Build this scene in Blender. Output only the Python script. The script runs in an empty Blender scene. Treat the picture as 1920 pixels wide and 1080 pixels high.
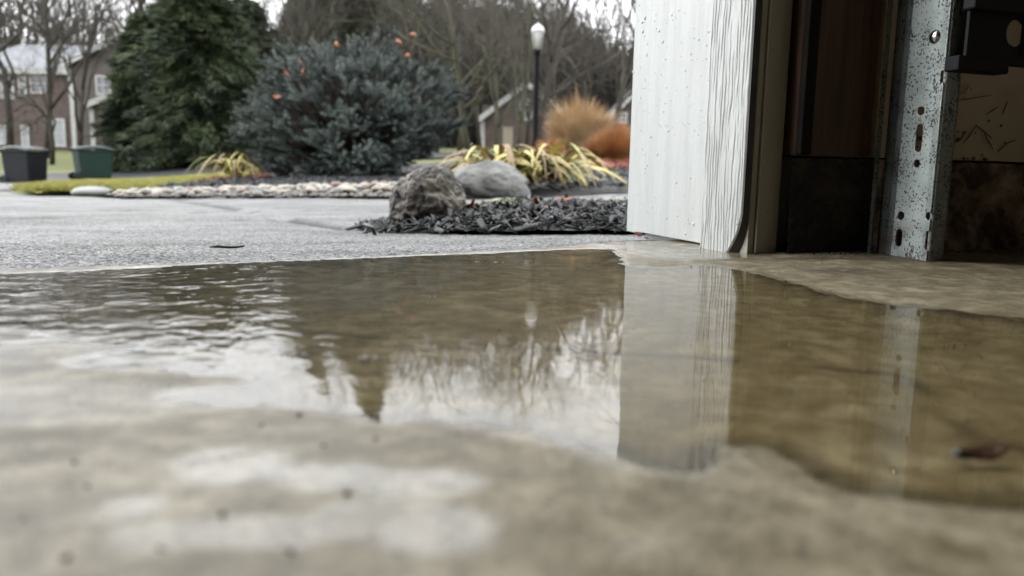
import bpy, bmesh, math, random
import numpy as np
from mathutils import Vector, Matrix, noise
random.seed(7); rng = np.random.default_rng(7)
R_ = math.radians
# ------------------------------------------------------------------ camera, world, sun
sc = bpy.context.scene
col = sc.collection
F_PX, CAM_H = 1450.0, 0.05
PITCH, ROLL = math.atan(0.1462), 0.01875
r0 = Vector((1, 0, 0)); u0 = Vector((0, math.sin(PITCH), math.cos(PITCH)))
FW = Vector((0, math.cos(PITCH), -math.sin(PITCH)))
RT = math.cos(ROLL)*r0 + math.sin(ROLL)*u0
UP = -math.sin(ROLL)*r0 + math.cos(ROLL)*u0
cam_data = bpy.data.cameras.new('camera'); cam = bpy.data.objects.new('camera', cam_data); col.objects.link(cam)
cam.matrix_world = Matrix(((RT.x, UP.x, -FW.x, 0), (RT.y, UP.y, -FW.y, 0), (RT.z, UP.z, -FW.z, CAM_H), (0, 0, 0, 1)))
cam_data.sensor_width = 36; cam_data.lens = 36*F_PX/1920
cam_data.clip_start = 0.01; cam_data.clip_end = 2000
cam_data.dof.use_dof = True; cam_data.dof.focus_distance = 0.50; cam_data.dof.aperture_fstop = 11.3
sc.camera = cam
SKY = 2.6
world = bpy.data.worlds.new('World'); sc.world = world; world.use_nodes = True
wn = world.node_tree; wn.nodes.clear()
wo = wn.nodes.new('ShaderNodeOutputWorld'); bg = wn.nodes.new('ShaderNodeBackground')
st = wn.nodes.new('ShaderNodeTexSky'); st.sky_type = 'NISHITA'; st.sun_disc = False
st.sun_elevation = R_(32); st.sun_rotation = R_(-77); st.air_density = 1.0; st.dust_density = 4.0
bw = wn.nodes.new('ShaderNodeHueSaturation'); bw.inputs['Saturation'].default_value = 0.12
mx = wn.nodes.new('ShaderNodeMix'); mx.data_type = 'RGBA'; mx.inputs[0].default_value = 0.86
mx.inputs[7].default_value = (12.0, 12.2, 12.5, 1)
wn.links.new(st.outputs[0], bw.inputs['Color']); wn.links.new(bw.outputs[0], mx.inputs[6])
wn.links.new(mx.outputs[2], bg.inputs['Color']); bg.inputs['Strength'].default_value = 0.1*SKY
wn.links.new(bg.outputs[0], wo.inputs['Surface'])
sun_d = bpy.data.lights.new('sun', 'SUN'); sun_d.energy = 0.5; sun_d.angle = R_(12); sun_d.color = (1, .98, .95)
sun = bpy.data.objects.new('sun', sun_d); col.objects.link(sun)
sd_ = Vector((-math.sin(R_(77))*math.cos(R_(32)), math.cos(R_(77))*math.cos(R_(32)), math.sin(R_(32))))
sun.rotation_euler = sd_.to_track_quat('Z', 'Y').to_euler()
sc.view_settings.view_transform = 'Standard'; sc.view_settings.look = 'None'
sc.view_settings.exposure = 0.35; sc.view_settings.gamma = 1.0; sc.view_settings.use_curve_mapping = False
sc.render.engine = 'CYCLES'
cy = sc.cycles; cy.use_denoising = True; cy.max_bounces = 7; cy.diffuse_bounces = 3; cy.glossy_bounces = 4
cy.transparent_max_bounces = 16; cy.caustics_reflective = False; cy.caustics_refractive = False
cy.sample_clamp_indirect = 6

# ------------------------------------------------------------------ placing helpers (photo pixel -> point of the place)
C0 = Vector((0, 0, CAM_H))
def ray(x, y): return FW + (x-960)/F_PX*RT - (y-540)/F_PX*UP
def onz(x, y, z=0.0):
    d = ray(x, y); return C0 + d*((z-CAM_H)/d.z)
def at(x, y, Y):
    d = ray(x, y); return C0 + d*(Y/d.y)
# local frame of the garage door: s to the right along the door, t outwards
A = Vector((0.14767, 0.50326, 0)); J = Vector((-0.32317, 0.94634, 0)); Rr = Vector((0.94634, 0.32317, 0))
def W(s, t, z): return A + Rr*s + J*t + Vector((0, 0, z))

def sstep(a, b, x):
    t = np.clip((np.asarray(x, float)-a)/(b-a), 0, 1); return t*t*(3-2*t)
def _h(ix, iy, seed):
    n = (ix*374761393 + iy*668265263 + seed*1442695041) & 0x7fffffff
    n = ((n ^ (n >> 13))*1274126177) & 0x7fffffff
    return ((n ^ (n >> 16)) & 0xffff)/65535.0
def vnoise(x, y, seed=0):
    x = np.asarray(x, float); y = np.asarray(y, float)
    ix = np.floor(x).astype(np.int64); iy = np.floor(y).astype(np.int64)
    fx = x-ix; fy = y-iy; fx = fx*fx*(3-2*fx); fy = fy*fy*(3-2*fy)
    a = _h(ix, iy, seed); b = _h(ix+1, iy, seed); c = _h(ix, iy+1, seed); d = _h(ix+1, iy+1, seed)
    return (a*(1-fx)+b*fx)*(1-fy) + (c*(1-fx)+d*fx)*fy
def fbm(x, y, seed=0, o=4):
    v = 0; amp = .5
    for k in range(o):
        v = v + amp*(vnoise(x*2**k, y*2**k, seed+k*17)-.5); amp *= .5
    return v

# ------------------------------------------------------------------ object helpers
def tag(o, label=None, cat=None, group=None, kind=None):
    if label: o['label'] = label
    if cat: o['category'] = cat
    if group: o['group'] = group
    if kind: o['kind'] = kind
    return o
def empty(name, loc=(0, 0, 0), rz=0):
    o = bpy.data.objects.new(name, None); o.location = loc; o.rotation_euler = (0, 0, rz)
    o.empty_display_size = .05; col.objects.link(o); return o
class MB:
    def __init__(s): s.v = []; s.f = []
    def add(s, vs, fs):
        n = len(s.v); s.v += [tuple(v) for v in vs]; s.f += [tuple(i+n for i in f) for f in fs]; return s
    def box(s, x0, x1, y0, y1, z0, z1, T=None):
        vs = [(x, y, z) for x in (x0, x1) for y in (y0, y1) for z in (z0, z1)]
        if T: vs = [T(*v) for v in vs]
        return s.add(vs, [(0, 1, 3, 2), (4, 6, 7, 5), (0, 4, 5, 1), (2, 3, 7, 6), (0, 2, 6, 4), (1, 5, 7, 3)])
    def tube(s, pts, rad, n=6, cap=True):
        pts = [Vector(p) for p in pts]; rings = []
        for i, p in enumerate(pts):
            d = (pts[min(i+1, len(pts)-1)]-pts[max(i-1, 0)])
            if d.length < 1e-9: d = Vector((0, 0, 1))
            d.normalize(); a = d.orthogonal().normalized(); 
            if i and rings_a.dot(d) < .99:
                a = (rings_a - d*rings_a.dot(d)).normalized()
            rings_a = a; b = d.cross(a); r = rad[i] if hasattr(rad, '__len__') else rad
            rings.append([p + a*(r*math.cos(2*math.pi*k/n)) + b*(r*math.sin(2*math.pi*k/n)) for k in range(n)])
        vs = [v for r in rings for v in r]; fs = []
        for i in range(len(rings)-1):
            for k in range(n):
                k2 = (k+1) % n; fs.append((i*n+k, i*n+k2, (i+1)*n+k2, (i+1)*n+k))
        if cap: fs += [tuple(range(n))[::-1], tuple((len(rings)-1)*n+k for k in range(n))]
        return s.add(vs, fs)
    def lathe(s, prof, n=16, c=(0, 0, 0)):
        vs = []; fs = []; m = len(prof)
        for r, z in prof:
            for k in range(n): vs.append((c[0]+r*math.cos(2*math.pi*k/n), c[1]+r*math.sin(2*math.pi*k/n), c[2]+z))
        for i in range(m-1):
            for k in range(n): k2 = (k+1) % n; fs.append((i*n+k, i*n+k2, (i+1)*n+k2, (i+1)*n+k))
        fs += [tuple(range(n))[::-1], tuple((m-1)*n+k for k in range(n))]
        return s.add(vs, fs)
    def mesh(s, name, smooth=False):
        m = bpy.data.meshes.new(name); m.from_pydata(s.v, [], s.f); m.update()
        if smooth: m.shade_smooth()
        return m
    def build(s, name, mat, parent=None, smooth=False, bevel=0):
        return link(name, s.mesh(name, smooth), mat, parent, bevel)
def link(name, me, mat=None, parent=None, bevel=0):
    o = bpy.data.objects.new(name, me); col.objects.link(o)
    if mat and not me.materials: me.materials.append(mat)
    if parent: o.parent = parent
    if bevel:
        b = o.modifiers.new('bevel', 'BEVEL'); b.width = bevel; b.segments = 2; b.limit_method = 'ANGLE'; b.angle_limit = R_(40)
    return o
def copy_tree(o, parent=None):
    c = o.copy(); col.objects.link(c); c.parent = parent
    for ch in list(o.children): copy_tree(ch, c)
    return c
def np_mesh(name, v, f, smooth=False):
    m = bpy.data.meshes.new(name); k = f.shape[1]
    m.vertices.add(len(v)); m.vertices.foreach_set('co', np.asarray(v, np.float32).ravel())
    m.loops.add(f.size); m.loops.foreach_set('vertex_index', f.astype(np.int32).ravel())
    m.polygons.add(len(f)); m.polygons.foreach_set('loop_start', np.arange(0, f.size, k, dtype=np.int32))
    m.polygons.foreach_set('loop_total', np.full(len(f), k, np.int32))
    m.update(calc_edges=True); m.validate()
    if smooth: m.shade_smooth()
    return m
def grid_mesh(name, X, Y, Z, mask=None, smooth=True, attrs=None):
    ny, nx = X.shape; idx = np.arange(nx*ny).reshape(ny, nx)
    f = np.stack([idx[:-1, :-1], idx[:-1, 1:], idx[1:, 1:], idx[1:, :-1]], -1).reshape(-1, 4)
    v = np.stack([X, Y, Z], -1).reshape(-1, 3)
    if mask is not None:
        mm = mask.reshape(-1); f = f[mm[f].all(1)]
    used = np.unique(f); remap = np.zeros(len(v), np.int64); remap[used] = np.arange(len(used))
    me = np_mesh(name, v[used], remap[f], smooth)
    for k, a in (attrs or {}).items():
        at_ = me.attributes.new(k, 'FLOAT', 'POINT'); at_.data.foreach_set('value', a.reshape(-1)[used].astype(np.float32))
    return me

# ------------------------------------------------------------------ materials
KA = .74   # scales surface colours down against the bright sky
def newmat(name):
    m = bpy.data.materials.new(name); m.use_nodes = True; nt = m.node_tree
    return m, nt, nt.nodes['Principled BSDF'], nt.nodes['Material Output']
def N(nt, t, **kw):
    n = nt.nodes.new(t)
    for k, v in kw.items():
        if k.startswith('i_'): n.inputs[k[2:].replace('_', ' ')].default_value = v
        else: setattr(n, k, v)
    return n
def tex(nt, coord, scale, detail=4, rough=.55, stretch=None, kind='ShaderNodeTexNoise'):
    src = coord
    if stretch:
        mp = N(nt, 'ShaderNodeMapping'); mp.inputs['Scale'].default_value = stretch; nt.links.new(coord, mp.inputs[0]); src = mp.outputs[0]
    n = N(nt, kind); n.inputs['Scale'].default_value = scale
    if kind == 'ShaderNodeTexNoise':
        n.inputs['Detail'].default_value = detail; n.inputs['Roughness'].default_value = rough
    nt.links.new(src, n.inputs['Vector']); return n
def ramp(nt, src, stops):
    r = N(nt, 'ShaderNodeValToRGB'); e = r.color_ramp.elements
    while len(e) < len(stops): e.new(.5)
    for i, (p, c) in enumerate(stops):
        e[i].position = p; e[i].color = (c if hasattr(c, '__len__') else (c, c, c)) + ((1,) if not hasattr(c, '__len__') or len(c) == 3 else ())
    nt.links.new(src, r.inputs[0]); return r.outputs[0]
def mixc(nt, a, b, fac, mode='MIX'):
    m = N(nt, 'ShaderNodeMix', data_type='RGBA', blend_type=mode)
    for sock, val in ((m.inputs[0], fac), (m.inputs[6], a), (m.inputs[7], b)):
        if isinstance(val, bpy.types.NodeSocket): nt.links.new(val, sock)
        elif hasattr(val, '__len__'): sock.default_value = tuple(val)+(1,)
        else: sock.default_value = val
    return m.outputs[2]
def bump(nt, h, dist, bs, strength=1.0, prev=None):
    b = N(nt, 'ShaderNodeBump'); b.inputs['Strength'].default_value = strength; b.inputs['Distance'].default_value = dist
    nt.links.new(h, b.inputs['Height'])
    if prev is not None: nt.links.new(prev, b.inputs['Normal'])
    if bs is not None: nt.links.new(b.outputs[0], bs.inputs['Normal'])
    return b.outputs[0]
def mat(name, c1, c2=None, rough=.6, scale=10, bscale=None, bdist=0, stretch=None, metallic=0, coat=0, detail=4, spec=.5, mid=(.35, .65)):
    m, nt, bs, out = newmat(name); c1 = tuple(q*KA for q in c1); c2 = tuple(q*KA for q in c2) if c2 else None
    co = N(nt, 'ShaderNodeTexCoord').outputs['Object']
    bs.inputs['Roughness'].default_value = rough; bs.inputs['Metallic'].default_value = metallic
    bs.inputs['Coat Weight'].default_value = coat; bs.inputs['Specular IOR Level'].default_value = spec
    if c2:
        n = tex(nt, co, scale, detail, stretch=stretch); nt.links.new(ramp(nt, n.outputs[0], [(mid[0], c1), (mid[1], c2)]), bs.inputs['Base Color'])
    else: bs.inputs['Base Color'].default_value = tuple(c1)+(1,)
    if bdist:
        n = tex(nt, co, bscale or scale, detail, stretch=stretch); bump(nt, n.outputs[0], bdist, bs)
    return m
def leafmat(name, c1, c2, rough=.5, scale=3, trans=.25):
    m = mat(name, c1, c2, rough, scale); bs = m.node_tree.nodes['Principled BSDF']
    return m

def slab_material():
    m, nt, bs, out = newmat('wet_smooth_concrete')
    co = N(nt, 'ShaderNodeNewGeometry').outputs['Position']
    n1 = tex(nt, co, 22, 6, .6); n2 = tex(nt, co, 120, 5, .6); n3 = tex(nt, co, 600, 3); n4 = tex(nt, co, 7, 3)
    base = ramp(nt, n1.outputs[0], [(.3, (.12, .10, .072)), (.5, (.22, .195, .145)), (.68, (.33, .30, .235))])
    fine = ramp(nt, n2.outputs[0], [(.40, (.42, .40, .35)), (.5, (.97, .97, .95)), (.60, (1.5, 1.49, 1.45))])
    c = mixc(nt, base, fine, .9, 'MULTIPLY')
    n5 = tex(nt, co, 55, 5, .65); c = mixc(nt, c, ramp(nt, n5.outputs[0], [(.40, (.42, .39, .31)), (.49, (1, 1, .98)), (.58, (1.4, 1.39, 1.37))]), .8, 'MULTIPLY')
    # grey cement towards the driveway, ochre stain inside the garage
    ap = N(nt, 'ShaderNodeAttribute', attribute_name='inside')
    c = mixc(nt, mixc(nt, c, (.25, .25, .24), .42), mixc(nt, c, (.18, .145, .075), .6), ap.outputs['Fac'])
    dk = N(nt, 'ShaderNodeAttribute', attribute_name='stain')
    c = mixc(nt, c, (.06, .045, .03), dk.outputs['Fac'])
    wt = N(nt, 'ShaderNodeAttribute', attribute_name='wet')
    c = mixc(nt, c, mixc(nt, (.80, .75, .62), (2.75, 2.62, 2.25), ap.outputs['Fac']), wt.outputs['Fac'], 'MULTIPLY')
    sp = ramp(nt, n3.outputs[0], [(.33, 0.2), (.41, 1.0)])
    c = mixc(nt, c, sp, .7, 'MULTIPLY')
    nt.links.new(c, bs.inputs['Base Color'])
    rr = N(nt, 'ShaderNodeMapRange'); rr.inputs['From Min'].default_value = .3; rr.inputs['From Max'].default_value = .7
    rr.inputs['To Min'].default_value = .40; rr.inputs['To Max'].default_value = .75
    nt.links.new(n4.outputs[0], rr.inputs[0])
    gls = N(nt, 'ShaderNodeAttribute', attribute_name='gloss'); rm = N(nt, 'ShaderNodeMix', data_type='FLOAT'); nt.links.new(gls.outputs['Fac'], rm.inputs[0]); nt.links.new(rr.outputs[0], rm.inputs[2]); rm.inputs[3].default_value = .05
    nt.links.new(rm.outputs[0], bs.inputs['Roughness'])
    sm_ = N(nt, 'ShaderNodeMapRange'); sm_.inputs['To Min'].default_value = .42; sm_.inputs['To Max'].default_value = .95; nt.links.new(gls.outputs['Fac'], sm_.inputs[0]); nt.links.new(sm_.outputs[0], bs.inputs['Specular IOR Level'])
    b1 = bump(nt, n2.outputs[0], .0007, None); bump(nt, n3.outputs[0], .00025, bs, prev=b1)
    return m
def driveway_material(name='wet_rough_concrete', grain=True):
    m, nt, bs, out = newmat(name)
    co = N(nt, 'ShaderNodeNewGeometry').outputs['Position']
    n1 = tex(nt, co, 1.6, 5, .6); n2 = tex(nt, co, 300, 3, .6); n4 = tex(nt, co, 5, 4)
    vo = tex(nt, co, 420, kind='ShaderNodeTexVoronoi')
    base = ramp(nt, n1.outputs[0], [(.3, (.095, .095, .094)), (.6, (.155, .155, .15))])
    sp = N(nt, 'ShaderNodeSeparateColor'); nt.links.new(vo.outputs['Color'], sp.inputs[0])
    c = mixc(nt, base, ramp(nt, sp.outputs[0], [(0, .1), (.15, .45), (.6, 1.0), (1, 2.4)]), .9, 'MULTIPLY')
    at_ = N(nt, 'ShaderNodeAttribute', attribute_name='stain')
    c = mixc(nt, c, (.05, .05, .05), at_.outputs['Fac'])
    nt.links.new(c, bs.inputs['Base Color'])
    n7 = tex(nt, co, 1.7, 4, stretch=(.6, 1, 1)); rg = ramp(nt, n4.outputs[0], [(.36, .2), (.5, .4), (.62, .6)])
    rg = mixc(nt, rg, (.75, .75, .75), ramp(nt, n7.outputs[0], [(.42, 0.0), (.6, .8)])); rg = mixc(nt, rg, (1, 1, 1), at_.outputs['Fac'])
    nt.links.new(rg, bs.inputs['Roughness'])
    sl = N(nt, 'ShaderNodeMapRange'); sl.inputs['To Min'].default_value = .5; sl.inputs['To Max'].default_value = 0.02; nt.links.new(at_.outputs['Fac'], sl.inputs[0]); nt.links.new(sl.outputs[0], bs.inputs['Specular IOR Level'])
    b1 = bump(nt, vo.outputs['Distance'], -.0022, None); bump(nt, n2.outputs[0], .0010, bs, prev=b1)
    return m
def water_material():
    m, nt, bs, out = newmat('puddle_water'); nt.nodes.remove(bs)
    co = N(nt, 'ShaderNodeNewGeometry').outputs['Position']
    rp = N(nt, 'ShaderNodeAttribute', attribute_name='ripple')
    n1 = tex(nt, co, 95, 2, .5); n2 = tex(nt, co, 14, 2, .5)
    mu = N(nt, 'ShaderNodeMath', operation='MULTIPLY'); nt.links.new(n1.outputs[0], mu.inputs[0]); nt.links.new(rp.outputs['Fac'], mu.inputs[1])
    b1 = bump(nt, mu.outputs[0], .0008, None); 
    mu2 = N(nt, 'ShaderNodeMath', operation='MULTIPLY'); nt.links.new(n2.outputs[0], mu2.inputs[0]); nt.links.new(rp.outputs['Fac'], mu2.inputs[1])
    b2 = bump(nt, mu2.outputs[0], .0022, None, prev=b1)
    fr = N(nt, 'ShaderNodeFresnel'); fr.inputs['IOR'].default_value = 1.40; nt.links.new(b2, fr.inputs['Normal'])
    gl = N(nt, 'ShaderNodeBsdfGlossy'); gl.inputs['Roughness'].default_value = .02; nt.links.new(b2, gl.inputs['Normal'])
    tr = N(nt, 'ShaderNodeBsdfTransparent'); tr.inputs['Color'].default_value = (.98, .97, .95, 1)
    ms = N(nt, 'ShaderNodeMixShader'); nt.links.new(fr.outputs[0], ms.inputs[0]); nt.links.new(tr.outputs[0], ms.inputs[1]); nt.links.new(gl.outputs[0], ms.inputs[2])
    nt.links.new(ms.outputs[0], out.inputs['Surface']); return m
def droplet_material():
    m, nt, bs, out = newmat('water_droplet'); bs.inputs['Base Color'].default_value = (.68, .70, .70, 1)  # paler than the board: the drops' highlights sit in the colour
    bs.inputs['Roughness'].default_value = .08; bs.inputs['IOR'].default_value = 1.33; return m
def galv_material(name, dark=1.0):
    m, nt, bs, out = newmat(name)
    co = N(nt, 'ShaderNodeTexCoord').outputs['Object']
    n1 = tex(nt, co, 620, 4, .6); n2 = tex(nt, co, 40, 4); n3 = tex(nt, co, 60, 5)
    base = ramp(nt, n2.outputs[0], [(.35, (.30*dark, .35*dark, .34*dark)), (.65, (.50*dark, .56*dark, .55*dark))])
    n6 = tex(nt, co, 75, 3); sm = N(nt, 'ShaderNodeMath', operation='MULTIPLY_ADD'); nt.links.new(n6.outputs[0], sm.inputs[0]); sm.inputs[1].default_value = .38; nt.links.new(n1.outputs[0], sm.inputs[2])
    c = mixc(nt, base, (.035, .035, .033), ramp(nt, sm.outputs[0], [(.74, 0.0), (.785, .92)]))
    rz = N(nt, 'ShaderNodeSeparateXYZ'); nt.links.new(co, rz.inputs[0])
    mr = N(nt, 'ShaderNodeMapRange'); mr.inputs['From Min'].default_value = .028; mr.inputs['From Max'].default_value = .0; nt.links.new(rz.outputs[2], mr.inputs[0])
    rs = N(nt, 'ShaderNodeMath', operation='MULTIPLY'); nt.links.new(mr.outputs[0], rs.inputs[0]); nt.links.new(ramp(nt, n3.outputs[0], [(.48, 0.0), (.6, 1.0)]), rs.inputs[1])
    c = mixc(nt, c, (.09, .035, .02), rs.outputs[0])
    nt.links.new(c, bs.inputs['Base Color']); bs.inputs['Metallic'].default_value = .35; bs.inputs['Roughness'].default_value = .48
    bump(nt, n1.outputs[0], -.0001, bs); return m
def paint_material(name, c=(.52, .54, .53), dirt=.0):
    m, nt, bs, out = newmat(name)
    co = N(nt, 'ShaderNodeTexCoord').outputs['Object']
    n1 = tex(nt, co, 500, 3, .6); n2 = tex(nt, co, 90, 4, stretch=(1, 1, .12)); n3 = tex(nt, co, 230, 4)
    cc = mixc(nt, c, tuple(q*.86 for q in c), ramp(nt, n2.outputs[0], [(.45, 0.0), (.75, 1.0)]))
    cc = mixc(nt, cc, (.2, .17, .13), ramp(nt, n3.outputs[0], [(.70-dirt, 0.0), (.74-dirt, .8)]))
    nt.links.new(cc, bs.inputs['Base Color']); bs.inputs['Roughness'].default_value = .34
    b = bump(nt, n2.outputs[0], .0006, None); bump(nt, n1.outputs[0], .00015, bs, prev=b); return m

M = dict(
    slab=slab_material(), drive=driveway_material(), water=water_material(), drop=droplet_material(),
    galv=galv_material('galvanised_steel'), galv_dark=galv_material('dark_steel', .5), galv_shaded=galv_material('shaded_tarnished_steel', .34),  # last steel: tarnish plus the jamb's shade put into its colour
    paint=paint_material('white_gloss_paint'), paint_in=paint_material('shaded_grubby_paint', (.32, .305, .27), .03),  # second paint: grime and the shade of inward faces put into its colour
    vinyl=mat('black_rubber_seal', (.02, .02, .02), (.05, .05, .045), .5, 60),
    oldwood=mat('brown_stained_wood', (.04, .017, .008), (.12, .052, .024), .6, 14, 40, .001, (6, 6, .5)),
    concrete_black=mat('shaded_foundation', (.010, .008, .007), (.06, .042, .03), .85, 55, 90, .004, detail=8, mid=(.42, .72)),  # near-black tone paints the shade left of the track into the concrete
    concrete_dirty=mat('crumbling_brown_foundation', (.10, .06, .038), (.62, .47, .35), .85, 42, 70, .006, detail=9, mid=(.40, .66)),
    drywall=mat('stained_drywall', (.62, .52, .40), (.78, .68, .54), .8, 14, 200, .0004),
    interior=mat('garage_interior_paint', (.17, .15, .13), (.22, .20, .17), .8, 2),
    blackmetal=mat('black_plastic', (.003, .003, .005), (.007, .007, .010), .6, 30, 160, .0003, spec=.25),
    chrome=mat('screw_steel', (.5, .5, .5), None, .25, metallic=1),
    mulch_base=mat('black_mulch_soil', (.008, .008, .009), (.03, .028, .027), .6, 30, 60, .01),
    mulch=mat('wet_black_mulch', (.005, .005, .006), (.022, .022, .024), .5, 8, 90, .001, spec=.4),
    greychip=mat('grey_mulch_shred', (.07, .07, .07), (.15, .145, .14), .4, 30, 90, .001),  # lighter grey than the rest of the mulch
    barkchip=mat('brown_bark_chip', (.09, .055, .035), (.17, .12, .09), .45, 40, 90, .001),
    stone_rough=mat('pitted_limestone', (.05, .042, .033), (.36, .32, .265), .6, 28, 60, .006, detail=9, mid=(.40, .66)),
    stone_smooth=mat('smooth_grey_boulder', (.07, .07, .066), (.235, .23, .215), .5, 11, 60, .006, detail=8, mid=(.36, .62)),
    grass=mat('winter_grass', (.30, .31, .06), (.46, .43, .10), .7, 3, 60, .02),
    grass_far=mat('far_lawn', (.11, .13, .03), (.17, .18, .045), .8, 1.5, 20, .03),
    street=mat('wet_asphalt', (.06, .06, .065), (.09, .09, .095), .3, 3, 60, .003),
    kerb=mat('kerb_concrete', (.22, .22, .215), (.3, .3, .29), .5, 5),
    spruce=mat('blue_spruce_needles', (.026, .040, .032), (.135, .172, .148), .6, 3.6),
    spruce_in=mat('brown_spruce_twigs', (.03, .02, .015), (.06, .04, .03), .8, 5),
    conifer=mat('dark_conifer_needles', (.012, .022, .009), (.055, .08, .024), .7, .8),
    bark=mat('grey_brown_bark', (.022, .018, .012), (.06, .050, .036), .8, 4, 12, .01, (1, 1, .25)),
    bark_olive=mat('mossy_bark', (.024, .023, .012), (.062, .058, .03), .8, 3, 12, .01, (1, 1, .25)),
    twig=mat('brown_twigs', (.028, .023, .016), (.064, .053, .040), .8, 2),
    straw=mat('yellow_strap_leaf', (.42, .33, .08), (.66, .57, .19), .45, 6),
    straw_green=mat('yellow_green_strap_leaf', (.26, .31, .05), (.52, .52, .13), .45, 6),
    straw_tan=mat('tan_dead_leaf', (.20, .13, .065), (.36, .26, .14), .6, 6),
    orangegrass=mat('orange_ornamental_grass', (.36, .15, .05), (.62, .33, .13), .7, 4),
    plume=mat('tan_grass_plumes', (.38, .23, .11), (.66, .46, .25), .8, 4),
    redleaf=mat('dark_red_leaves', (.20, .03, .015), (.36, .08, .04), .5, 9),
    orangeleaf=mat('orange_fallen_leaf', (.36, .085, .02), (.50, .16, .04), .5, 20),
    brownleaf=mat('brown_wet_leaf', (.03, .013, .006), (.10, .042, .016), .3, 300),
    blackleaf=mat('black_wet_leaf', (.008, .007, .006), (.02, .018, .016), .35, 100),
    weed=mat('bright_green_weed', (.14, .22, .03), (.24, .34, .06), .5, 30),
    bin_green=mat('dark_green_bin_plastic', (.004, .020, .013), (.006, .026, .017), .6, 3, spec=.25),
    bin_lid=mat('bin_lid_plastic', (.012, .028, .026), (.018, .036, .033), .35, 3),
    bin_black=mat('black_bin_plastic', (.006, .007, .009), (.009, .010, .013), .6, 3, spec=.25),
    white=mat('white_trim_paint', (.72, .72, .72), None, .5), trim=mat('weathered_trim_paint', (.42, .42, .41), (.52, .52, .5), .6, 3),
    siding_brown=mat('brown_siding', (.075, .062, .055), (.10, .082, .072), .7, 1.2, 3, .02, (.2, .2, 6)),
    siding_grey=mat('olive_grey_siding', (.11, .115, .095), (.15, .155, .125), .7, 1.2, 3, .02, (.2, .2, 6)),
    brick=mat('brown_red_brick', (.08, .056, .048), (.12, .088, .078), .8, 3),
    roof=mat('grey_shingle_roof', (.13, .14, .155), (.19, .20, .22), .5, 4, 20, .02),
    glass_dark=mat('house_window_glass', (.06, .07, .08), None, .08, spec=.8),
    glass_pale=mat('pale_window_blind', (.26, .28, .30), (.36, .38, .4), .2, 2),
    lampblack=mat('black_lamp_post', (.006, .006, .007), None, .8, spec=.1),
    lampglass=mat('frosted_lamp_glass', (.55, .55, .53), (.7, .7, .68), .25, 8),
    utility=mat('pale_green_plastic', (.36, .42, .34), None, .5),
    pebble_a=mat('cream_river_pebble', (.30, .26, .20), (.52, .47, .39), .35, 18),
    pebble_b=mat('grey_river_pebble', (.13, .125, .12), (.25, .24, .23), .35, 18),
    pebble_c=mat('rust_river_pebble', (.16, .09, .065), (.28, .19, .14), .35, 18),
    grit=mat('dark_grit', (.05, .04, .03), (.12, .09, .065), .5, 90),
    foam=mat('white_paint_fleck', (.7, .7, .68), None, .4),
)

# ------------------------------------------------------------------ the ground
EX = np.array([-60, -6, -.245, -.184, -.083, .014, .0856, 1.0, 6, 60.])
EY = np.array([-60*.3415+.4506, -1.6, .367, .401, .459, .524, .594, .90, 2.6, 21.])
def yedge(X): return np.interp(X, EX, EY)
TAB = {  # u = X/Y : (distance, height)
    -.62: [(3, -.08), (4.2, -.10), (8, -.15), (14, -.27), (20, -.42), (26, -.2), (34, .3), (45, .95), (80, 2.5), (600, 9)],
    -.47: [(3, -.07), (6, -.10), (14, -.17), (18, -.25), (27, 0), (34, .3), (45, .95), (80, 2.5), (600, 9)],
    -.25: [(3, -.055), (4.5, -.045), (6.5, -.01), (10, .05), (14, .12), (20, .3), (30, .8), (45, 1.4), (80, 3), (600, 9)],
    .02: [(3, -.05), (4.5, -.035), (6.5, .03), (10, .2), (14, .35), (20, .6), (30, 1.0), (45, 1.6), (80, 3), (600, 9)],
    .12: [(3, -.035), (3.6, -.01), (7, .10), (8.5, .2), (12, .32), (20, .6), (30, 1.0), (45, 1.6), (80, 3), (600, 9)]}
US = sorted(TAB)
def gz(X, Y):
    X = np.asarray(X, float); Y = np.asarray(Y, float)
    e = (Y-yedge(X))*.85
    near = -.046*(1-(1-np.clip(e, 0, 1))**1.6)
    Ys = np.maximum(Y, .5); u = X/Ys
    hs = np.stack([np.interp(Ys, [a for a, b in TAB[k]], [b for a, b in TAB[k]]) for k in US])
    far = np.zeros_like(u); fi = np.interp(u, US, range(len(US))); i0 = np.clip(np.floor(fi).astype(int), 0, len(US)-2); w = fi-i0
    far = np.take_along_axis(hs, i0[None], 0)[0]*(1-w) + np.take_along_axis(hs, i0[None]+1, 0)[0]*w if u.ndim else hs[i0]*(1-w)+hs[i0+1]*w
    b = sstep(.9, 2.5, e)
    return near*(1-b)+far*b
def gz1(x, y): return float(gz(np.array([x]), np.array([y]))[0])

def polar_sheet(name, mat_, us, ys, left, right, off, noise_amp=0, kind='structure', smooth=True):
    """rows at each distance, from left(Y) to right(Y)"""
    ys = np.array(ys); n = us; T = np.linspace(0, 1, n)
    L = np.array([left(y) for y in ys]); Rg = np.array([right(y) for y in ys])
    X = L[:, None]*(1-T) + Rg[:, None]*T; Y = np.repeat(ys[:, None], n, 1)
    Z = gz(X, Y)+off
    if noise_amp: Z = Z + noise_amp*fbm(X*9, Y*9, 3)
    o = link(name, grid_mesh(name, X, Y, Z, smooth=smooth), mat_); tag(o, kind=kind); return o
geo = lambda a, b, n: list(np.geomspace(a, b, n))
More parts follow.
